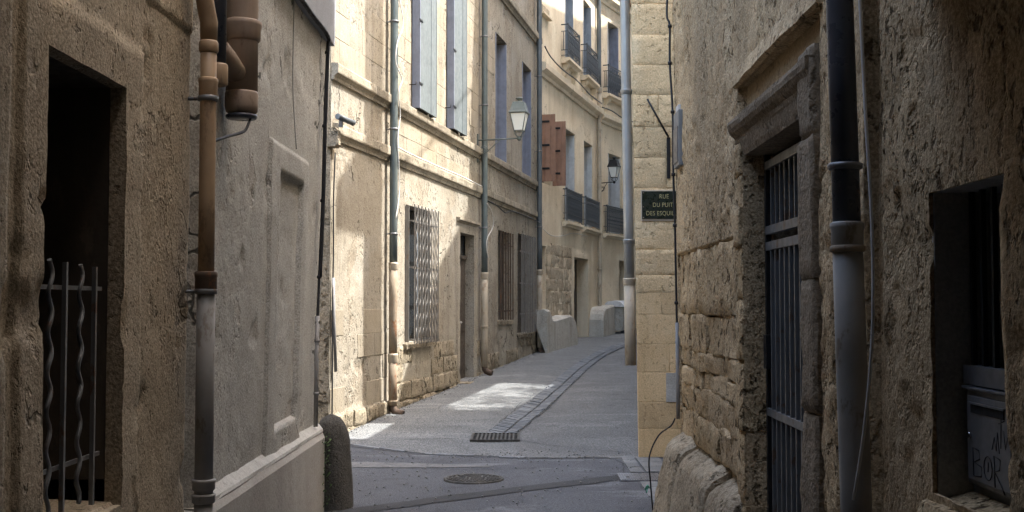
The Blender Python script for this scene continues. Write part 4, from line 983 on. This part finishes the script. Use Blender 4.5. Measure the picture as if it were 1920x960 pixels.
# ================================================================== CORNER HOUSE ON THE RIGHT (street name plate)
h2 = thing('corner_house', (1.214, 11.684, 0), 'tan ashlar house corner on the right carrying the street name plate', 'house')
TOP2 = 10.5
def warp_2(S, Z): return S-np.maximum(0, 1-S/1.5)*.0125*Z
wall('wall', F2, 0.0, 7, -.2, TOP2, .06, 'stone_tan', h2, (), (), lambda S, Z: -.012+.003*fbm(S*4, Z*4, 4, 401), warp_2, zc=(5, .5), sc_=(1.5, .5))
zs = [.0, .30, .57, .88, 1.17, 1.48, 1.71, 1.89, 2.16, 2.45, 2.80, 3.12, 3.45, 3.78, 4.1, 4.42, 4.75, 5.05]
for k in range(len(zs)-1):
    cuts = [0.0, [.62, .41, .70, .33, .5, .26, .55][k % 7], 1.1+.1*(k % 3), 1.62]
    for a, b in zip(cuts, cuts[1:]):
        up = zs[k] > 1.6
        stone(F2, a+.002, b-.002, zs[k]+.0015, zs[k+1]-.0015, -.06, .0+random.uniform(-.002, .003), 'stone_tan' if up else 'stone_tan_smooth', h2, 8 if up else 3, 5 if up else 2, .009 if up else .0015, .0025, warp=warp_2)
MB().fbox(F2, .285, .46, .575, .875, -.02, .006).build('cement_patch', 'cement_lip', h2)
# side towards the uphill street, with its own windows (seen only from farther left)
FS = Frame(1.214, 11.684, 11.1, -1)
m = MB(); m.prism([FS.w(.02, 0, -.03)[:2], FS.w(1.60, 0, -.03)[:2], FS.w(1.60, 0, -7)[:2], (8.2, 11.78), (1.3, 11.78)], -.2, TOP2-.02); m.build('side_wall', 'stone_tan', h2)
m = MB(); m.prism([FS.w(-.3, 0, .25)[:2], FS.w(1.65, 0, .25)[:2], FS.w(1.65, 0, -7)[:2], (8.5, 11.4)], TOP2, TOP2+.15); m.build('roof', 'roof_tile', h2)
# street name plate
sg = thing('street_sign', F2.w(.27, 2.47, .01), 'dark green street name plate with gold lettering on the corner house', 'sign')
s0, s1, z0, z1 = .042, .505, 2.475, 2.765
MB().fbox(F2, s0-.012, s1+.012, z0-.022, z1+.014, .004, .016).build('surround', 'sign_rim', sg, .010)
MB().fbox(F2, s0, s1, z0, z1, .0165, .024).build('plate', 'sign_green', sg, .002)
for a in (s0+.014, s1-.014):
    for z in (z0+.014, z1-.016, (z0+z1)/2-.02): MB().tube([F2.w(a, z, .024), F2.w(a, z, .028)], .006, 8).build('screw', 'chrome', sg)
def text(body, size, F, s, z, d, mat, parent, xs=1.0):
    cu = bpy.data.curves.new('lettering', 'FONT'); cu.body = body; cu.size = size; cu.align_x = 'CENTER'; cu.extrude = .0015; cu.space_character = 1.08; cu.offset = -.0006
    tmp = bpy.data.objects.new('tmp', cu); COL.objects.link(tmp); dg = bpy.context.evaluated_depsgraph_get(); dg.update()
    me = bpy.data.meshes.new_from_object(tmp.evaluated_get(dg)); bpy.data.objects.remove(tmp)
    o3 = origin(parent); M = Matrix(((F.u[0], 0, F.n[0]), (F.u[1], 0, F.n[1]), (0, 1, 0)))
    for v in me.vertices:
        v.co = Vector(F.w(s+v.co.x*xs, z+v.co.y, d+v.co.z))-o3
    me.materials.clear(); me.materials.append(MAT[mat]); return put('lettering', me, parent)
for body, z, xs in (('RUE', 2.688, .80), ('DU PUITS', 2.600, .80), ('DES ESQUILLES', 2.512, .80)): text(body, .066, F2, .272, z, .0258, 'sign_gold', sg, xs)
# bent iron bar
T = thing('iron_stay', F2.w(.33, 2.9, .03), 'black iron wall stay with a slanting arm above the street name plate', 'wall stay')
MB().fbox(F2, .305, .34, 2.90, 3.33, .004, .024).build('plate', 'iron_black', T); MB().tube([F2.w(.322, 3.33, .03), F2.w(.21, 3.53, .04), F2.w(.10, 3.73, .05)], .011, 8).build('arm', 'iron_black', T)
# zinc pipe with beige foot at the corner
downpipe(Frame(1.214, 11.74, 90), -.075, -.0, [(1.84, 9.5, .052, 'zinc_grey'), (.95, 1.84, .058, 'pipe_beige')], 'grey zinc downpipe with a beige foot at the corner under the name plate side',
    collars=[(1.82, .064, .07, 'pipe_beige'), (2.24, .060, .045, 'zinc_grey'), (3.82, .060, .05, 'zinc_grey')], lean=-.012)

# ================================================================== DOWNPIPES AND LAMPS UP THE STREET
downpipe(FA, 1.70, .105, [(2.10, 9.9, .055, 'zinc_green'), (.85, 2.10, .058, 'pipe_rusty'), (.20, .85, .060, 'pipe_rusty')], 'green grey downpipe with rusty orange foot nearest on the sunlit wall', collars=[(2.10, .064, .10, 'pipe_beige'), (.84, .068, .12, 'pipe_beige'), (.24, .068, .05, 'pipe_rusty')], brackets=[2.55, 4.0, 5.5], shoe=(.052, 'iron_rust'))
downpipe(FA, 7.27, .105, [(2.13, 9.9, .058, 'zinc_green'), (.42, 2.13, .060, 'pipe_beige')], 'green grey downpipe with beige foot behind the near street lamp', collars=[(2.10, .068, .12, 'pipe_beige'), (1.15, .068, .05, 'pipe_beige')], brackets=[3.0, 5.3, 6.6], shoe=(.052, 'iron_rust'))
downpipe(FA, 13.05, .11, [(2.35, 9.9, .062, 'zinc_dark'), (.55, 2.35, .064, 'pipe_beige')], 'dark grey downpipe beside the red shutters where two houses meet', collars=[(2.32, .074, .12, 'pipe_beige'), (1.35, .074, .05, 'pipe_beige')], brackets=[3.4, 5.2, 7.0], shoe=(.054, 'iron_rust'))
downpipe(FB, 6.86, .10, [(8.1, 11.5, .07, 'zinc_dark'), (.6, 8.1, .062, 'pipe_beige')], 'beige downpipe at the bend between the balconies and far lamp', collars=[(8.0, .08, .14, 'pipe_beige'), (5.4, .07, .05, 'pipe_beige'), (2.6, .07, .06, 'pipe_beige'), (6.8, .07, .05, 'pipe_beige')])

def street_lamp(F, s, z, L, label, mt, D0=.02):
    """wall bracket lantern; z is the height of the arm, L its reach"""
    T = thing('street_lamp', F.w(s, z-.4, 0), label, 'street lamp', 'wall lanterns along the street')
    MB().fbox(F, s-.02, s+.02, z-.42, z+.12, D0-.02, D0+.01).build('wall_plate', mt, T, .004)
    m = MB(); m.tube([F.w(s, z, D0), F.w(s, z+.005, L*.5), F.w(s, z+.015, L)], .014, 8)
    m.build('arm', mt, T)
    sp = [F.w(s, z-.32+.30*t, D0+.01+.02*math.sin(t*3)+.42*L/.78*t**1.3) for t in np.linspace(0, 1, 12)]
    m = MB(); m.tube([F.w(s, z-.30, D0+.02), F.w(s, z-.24, .12*L/.78+.05), F.w(s, z-.14, .28*L/.78), F.w(s, z-.01, .42*L/.78)], .009, 6); m.build('brace', mt, T)
    m = MB(); m.tube([F.w(s, z-.19+math.sin(q*.6)*(.085-.0028*q), .12+math.cos(q*.6)*(.085-.0028*q)) for q in range(22)], .008, 5); m.build('scroll', mt, T)
    c = F.w(s, z, L); ang = math.atan2(F.n[1], F.n[0])+math.pi/4
    MB().lathe(c, [(.012, -.035), (.035, -.02), (.042, .0), (.035, .03), (.018, .045)], 12).build('boss', mt, T)
    zb, zt = .15, .47; rb, rt = .115, .205
    cnr = lambda r, zz, k: (c[0]+math.cos(ang+k*math.pi/2)*r, c[1]+math.sin(ang+k*math.pi/2)*r, c[2]+zz)
    m = MB()
    for k in range(4):
        m.tube([cnr(.02, .03, k), cnr(.07, .06, k), cnr(.105, .10, k), cnr(rb, zb, k)], .008, 5)
        m.tube([cnr(rb, zb, k), cnr(rt, zt, k)], .009, 5); m.tube([cnr(rb, zb, k), cnr(rb, zb, k+1)], .009, 5); m.tube([cnr(rt, zt, k), cnr(rt, zt, k+1)], .010, 5)
    m.build('lantern_frame', mt, T)
    for k in range(4): MB().add([cnr(rb-.004, zb, k), cnr(rb-.004, zb, k+1), cnr(rt-.004, zt, k+1), cnr(rt-.004, zt, k)], [(0, 1, 2, 3)]).build('pane', 'lamp_glass', T)
    MB().add([cnr(rb-.004, zb+.001, k) for k in range(4)], [(0, 1, 2, 3)]).build('bottom_pane', 'lamp_glass', T)
    MB().lathe((c[0], c[1], c[2]+.30), [(.02, 0), (.045, .03), (.05, .08), (.03, .14), (.02, .165)], 12).build('bulb', 'white_lid', T)
    MB().lathe(c, [(.235, .468), (.240, .485), (.21, .52), (.155, .655), (.150, .675), (.12, .685), (.05, .69)], 4, ang, False).build('hood', mt, T)
    MB().lathe(c, [(.04, .68), (.035, .70), (.028, .72), (.06, .735), (.075, .75), (.06, .765), (.02, .775)], 14).build('finial', mt, T)
    return T
paint('lamp_grey', (.13, .15, .14), (.2, .2, .19), .3, .45, .3)
street_lamp(FA, 7.10, 4.62, .80, 'grey lantern catching the sun on the near wall bracket', 'lamp_grey')
street_lamp(FC, .02, 5.24, .50, 'black lantern on the far bracket between the lower balconies', 'iron_black')

# ================================================================== BARRIERS AND BIN AT THE BEND
def zg(F, s, d): p = F.w(s, 0, d); return float(gz(p[0], p[1]))
def barrier(F, prof, d0, d1, label):
    """prof: (s, height) outline of the low wall seen from the street"""
    T = thing('low_wall', F.w(prof[0][0], 0, d1), label, 'low wall', 'whitewashed low walls at the bend')
    zb = [zg(F, s, d1) for s, h in prof]; n = len(prof); vs = []; fs = []
    for (s, h), z in zip(prof, zb):
        vs += [F.w(s, z-.15, d1+.02), F.w(s, z+h-.05, d1), F.w(s, z+h, d1-.06), F.w(s, z+h, d0)]
    for i in range(n-1):
        for k in range(3): fs.append((i*4+k, (i+1)*4+k, (i+1)*4+k+1, i*4+k+1))
    fs += [(0, 1, 2, 3), tuple(range((n-1)*4, n*4))[::-1]]
    MB().add(vs, fs, False).build('wall', 'barrier_concrete', T); return T
pr = [(-.62, 1.02), (-.30, 1.02), (-.16, .92), (-.05, .78), (.3, .76), (1.2, .78), (1.7, .80), (2.0, .79), (2.25, .74), (2.45, .64), (2.6, .48), (2.66, .32), (2.68, .02)]
barrier(FB, pr, -.05, .36, 'whitewashed low wall with a rounded end beside the house door')
pr = [(-1.42, .02), (-1.40, .5), (-1.32, .66), (-1.18, .78), (-1.0, .85), (-.5, .86), (0.35, .88), (.36, .02)]
barrier(FB, [(a+SC, b) for a, b in pr], -.05, .42, 'whitewashed low wall left of the pale bin')
T = thing('bin', FC.w(.95, .6, .4), 'pale bin with a white domed lid half hidden by the corner downpipe', 'bin')
z = zg(FC, .9, .5); MB().hexa([FC.w(a, z+zz, d) for zz, o in ((.08, .03), (.80, .0)) for a, d in ((.45+o, .08+o), (1.35-o, .08+o), (1.35-o, .62-o), (.45+o, .62-o))]).build('body', 'barrier_concrete', T, .02)
MB().prof(FC, [(.04, z+.80), (.66, z+.80), (.67, z+.85), (.55, z+.95), (.35, z+1.0), (.12, z+.97), (.04, z+.9)], .40, 1.40, 4).build('lid', 'white_lid', T, .01)
for a in (.55, 1.2): MB().tube([FC.w(a, z+.06, .55), FC.w(a+.06, z+.06, .55)], .06, 12).build('wheel', 'pvc_black', T)

# ================================================================== CABLES ON THE FRONTS
zz = [(1.75, 3.80), (2.6, 3.775), (4.2, 3.775), (5.6, 3.785), (6.6, 3.775), (7.3, 3.77)]
cable([FA.w(s, z, .07) for s, z in zz], .010, 'cable_white', 'white cable lying along the lower string course of the sunlit house')
cable([FA.w(s, z, .135) for s, z in ((7.3, 3.52), (8.2, 3.50), (9.0, 3.42), (9.6, 3.50), (11, 3.52), (13, 3.50))], .010, 'cable_black', 'dark cable under the lower string course beyond the near lamp')
cable([FB.w(s, z, .24) for s, z in ((-.3, 7.75), (.3, 7.62), (1.6, 7.56), (3.2, 7.6), (4.8, 7.52), (6.6, 7.55))], .018, 'cable_black', 'black cable bundle sagging along the upper string course at the bend')
cable([FC.w(s, z, .24) for s, z in ((-.3, 7.5), (.6, 7.52), (1.6, 7.45), (3.2, 7.5))], .018, 'cable_black', 'black cable along the string course of the farthest house')
cable([FB.w(s, z, .035) for s, z in ((-.3, 3.55), (1.0, 3.30), (2.4, 3.36), (3.6, 3.5), (5.5, 3.52))], .009, 'cable_white', 'thin pale cable under the lower balconies')
for k, (a, lab) in enumerate((((1.62, 6.6), 'pale wires twisting down the near downpipe of the sunlit house'), ((7.20, 3.35), 'loop of pale wire hanging off the downpipe under the near lamp'))):
    s, z = a; d = .17
    if k == 0: P = [FA.w(s, 6.5, d), FA.w(s+.06, 5.9, d), FA.w(s+.22, 5.5, d+.02), FA.w(s+.02, 5.2, d), FA.w(s-.05, 4.9, d), FA.w(s+.14, 4.7, d+.03), FA.w(s+.02, 4.5, d+.02), FA.w(s+.16, 4.2, d), FA.w(s+.05, 3.85, d), FA.w(s+.14, 3.2, d), FA.w(s-.02, 2.75, d)]
    else: P = [FA.w(s, 3.45, d), FA.w(s+.2, 3.3, d+.05), FA.w(s+.34, 3.05, d+.04), FA.w(s+.02, 2.8, d), FA.w(s-.02, 2.6, d), FA.w(s+.10, 2.45, d)]
    cable(P, .007, 'cable_white', lab)
cable([FA.w(-.40, 3.40, .04), FA.w(-.42, 2.8, .03), FA.w(-.41, 2.2, .03), FA.w(-.43, 1.6, .03), FA.w(-.42, .9, .03), FA.w(-.42, .2, .03)], .009, 'cable_black', 'dark cable down the left edge of the sunlit house')
T = thing('conduit', FA.w(-.36, 1.0, .04), 'grey lilac conduit on the left edge of the sunlit house', 'conduit')
MB().tube([FA.w(-.36, .78, .05), FA.w(-.40, 1.4, .04), FA.w(-.42, 1.9, .035)], .019, 10).build('tube', 'pipe_grey', T)
T = thing('floodlight', FA.w(-.42, 3.78, .2), 'small dark tube light on the end of the lower string course', 'light')
MB().tube([FA.w(-.60, 3.80, .14), FA.w(-.30, 3.77, .22)], .035, 14).build('body', 'zinc_dark', T); MB().tube([FA.w(-.30, 3.77, .22), FA.w(-.285, 3.768, .224)], .038, 14).build('cap', 'steel_plate', T)
MB().fbox(FA, -.50, -.46, 3.69, 3.77, .12, .16).build('bracket', 'iron_grey', T)

# ================================================================== OUT OF VIEW, MOSTLY ADDED TO SHAPE SUN AND SHADE
op = thing('sun_mask_wall', FS.w(1.7, 0, 0), 'unseen wall added behind the corner house to shape sun and shadow', 'wall')
def silhouette(F, pts, d0, d1, z0=-.2):
    n = len(pts); vs = [F.w(a, z, d) for d in (d1, d0) for a, z in pts]+[F.w(pts[0][0], z0, d1), F.w(pts[-1][0], z0, d1), F.w(pts[0][0], z0, d0), F.w(pts[-1][0], z0, d0)]
    k = 2*n; fs = [tuple(range(n))+(k+1, k), tuple(range(n, 2*n))[::-1]+(k+2, k+3), (0, k, k+2, n), (n-1, 2*n-1, k+3, k+1), (k, k+1, k+3, k+2)]
    fs += [(i, n+i, n+i+1, i+1) for i in range(n-1)]
    return MB().add(vs, fs)
MB().fbox(FS, 1.61, 9.3, -.2, 3.9, -.3, 0).build('wall', 'stone_yellow', op)  # added wall; its top line and opening shape sun on facade and street
silhouette(FS, [(1.61, 5.8), (3.1, 6.0), (4.2, 6.7)], -.3, 0, 3.901).build('wall_top', 'stone_yellow', op)
silhouette(FS, [(4.201, 6.7), (6.6, 8.8), (8.9, 10.1)], -.3, 0, 6.2).build('wall_top', 'stone_yellow', op)
silhouette(FS, [(8.901, 10.1), (9.2, 10.4), (9.3, 10.4)], -.3, 0, 3.901).build('wall_top', 'stone_yellow', op)
gt_ = thing('dapple_tree', FS.w(6.7, 0, -1.3), 'unseen tree added behind the wall opening to dapple the sun patch', 'tree')
m = MB()
cl = []
for k in range(16):
    t = k/15; cl += [(4.4+4.4*t+random.uniform(-.2, .2), 5.75+random.gauss(0, .15)), (4.4+4.4*t+random.uniform(-.2, .2), 7.95+random.gauss(0, .15))]
for k in range(9): cl += [(4.35+random.gauss(0, .15), 5.7+.28*k), (8.85+random.gauss(0, .2), 5.7+.28*k)]
cl += [(random.uniform(4.8, 8.6), random.uniform(6.0, 7.7)) for k in range(12)]
for ca, cz in cl:
    for k in range(95):
        a = random.gauss(ca, .19); z = random.gauss(cz, .19); d = -1.1+random.uniform(-.2, .2); v = Vector((random.gauss(0, 1), random.gauss(0, 1), random.gauss(0, 1))).normalized(); u_ = v.orthogonal().normalized(); L = random.uniform(.035, .07)
        c = Vector(FS.w(a, z, d)); m.add([c-v*L, c+u_*L*.5, c+v*L, c-u_*L*.5], [(0, 1, 2, 3)])
m.build('crown', 'leaf_green', gt_, fix=False)  # leaves added to soften the sun patch on the paving
MB().tube([FS.w(6.7, 0, -1.3), FS.w(6.75, 2.5, -1.25), FS.w(6.6, 5.2, -1.0)], [.14, .11, .05], 10).build('trunk', 'wood_dark', gt_)
tw = thing('shadow_tower', FS.w(3.4, 0, -.6), 'unseen slim tower added to cast an upright shadow on the sunlit house', 'tower')
MB().fbox(FS, 3.14, 3.78, -.2, 16, -1.05, -.55).build('wall', 'stone_yellow', tw)  # added to cast the shadow strip on the sunlit facade
silhouette(FS, [(2.05, 10.75), (3.1, 11.45), (3.12, 11.45)], -.8, -.6, 10.5).build('gable', 'roof_tile', tw)  # added wedge for the triangular shadow beside the strip
hr = thing('shading_house', FS.w(9.4, 0, 0), 'unseen tall white house added on the right to shade and brighten the bend', 'house')
MB().fbox(FS, 9.35, 40, -.2, 16.5, -8, -.5).build('wall', 'bounce_white', hr)  # added; height keeps sun off the bend, pale walls bounce light
cable([FS.w(3.46, 10.6, -.5), FS.w(6, 11.2, -.3), FS.w(9.36, 12.6, -.1)], .02, 'cable_black', 'unseen overhead cable added for its thin shadow on the sunlit house')
hx = thing('end_house', (8, 9, 0), 'unseen tall house added across the right side street to block sun', 'house')
MB().box(7.4, 13, 5, 11.6, -.2, 17.5).build('wall', 'stone_yellow', hx)  # added to keep direct sun off the crossing
hl = thing('end_house', (-14, 9, 0), 'tall house closing the side street on the left', 'house')
MB().box(-20, -13, -2, 20, -.2, 7).build('wall', 'stone_yellow', hl)
hv = thing('shade_passage', (0, -2, 0), 'unseen house added over the alley to darken the near walls', 'house')
MB().box(-1.75, 1.45, -6, 3.3, 2.56, 5).build('shade_vault', 'stone_soot', hv)  # added above the camera; its dark underside dims the near walls
MB().box(-1.75, 1.45, -3.2, -2.9, -.3, 2.55).build('wall', 'stone_soot', hv)  # added to shut out light from behind the camera
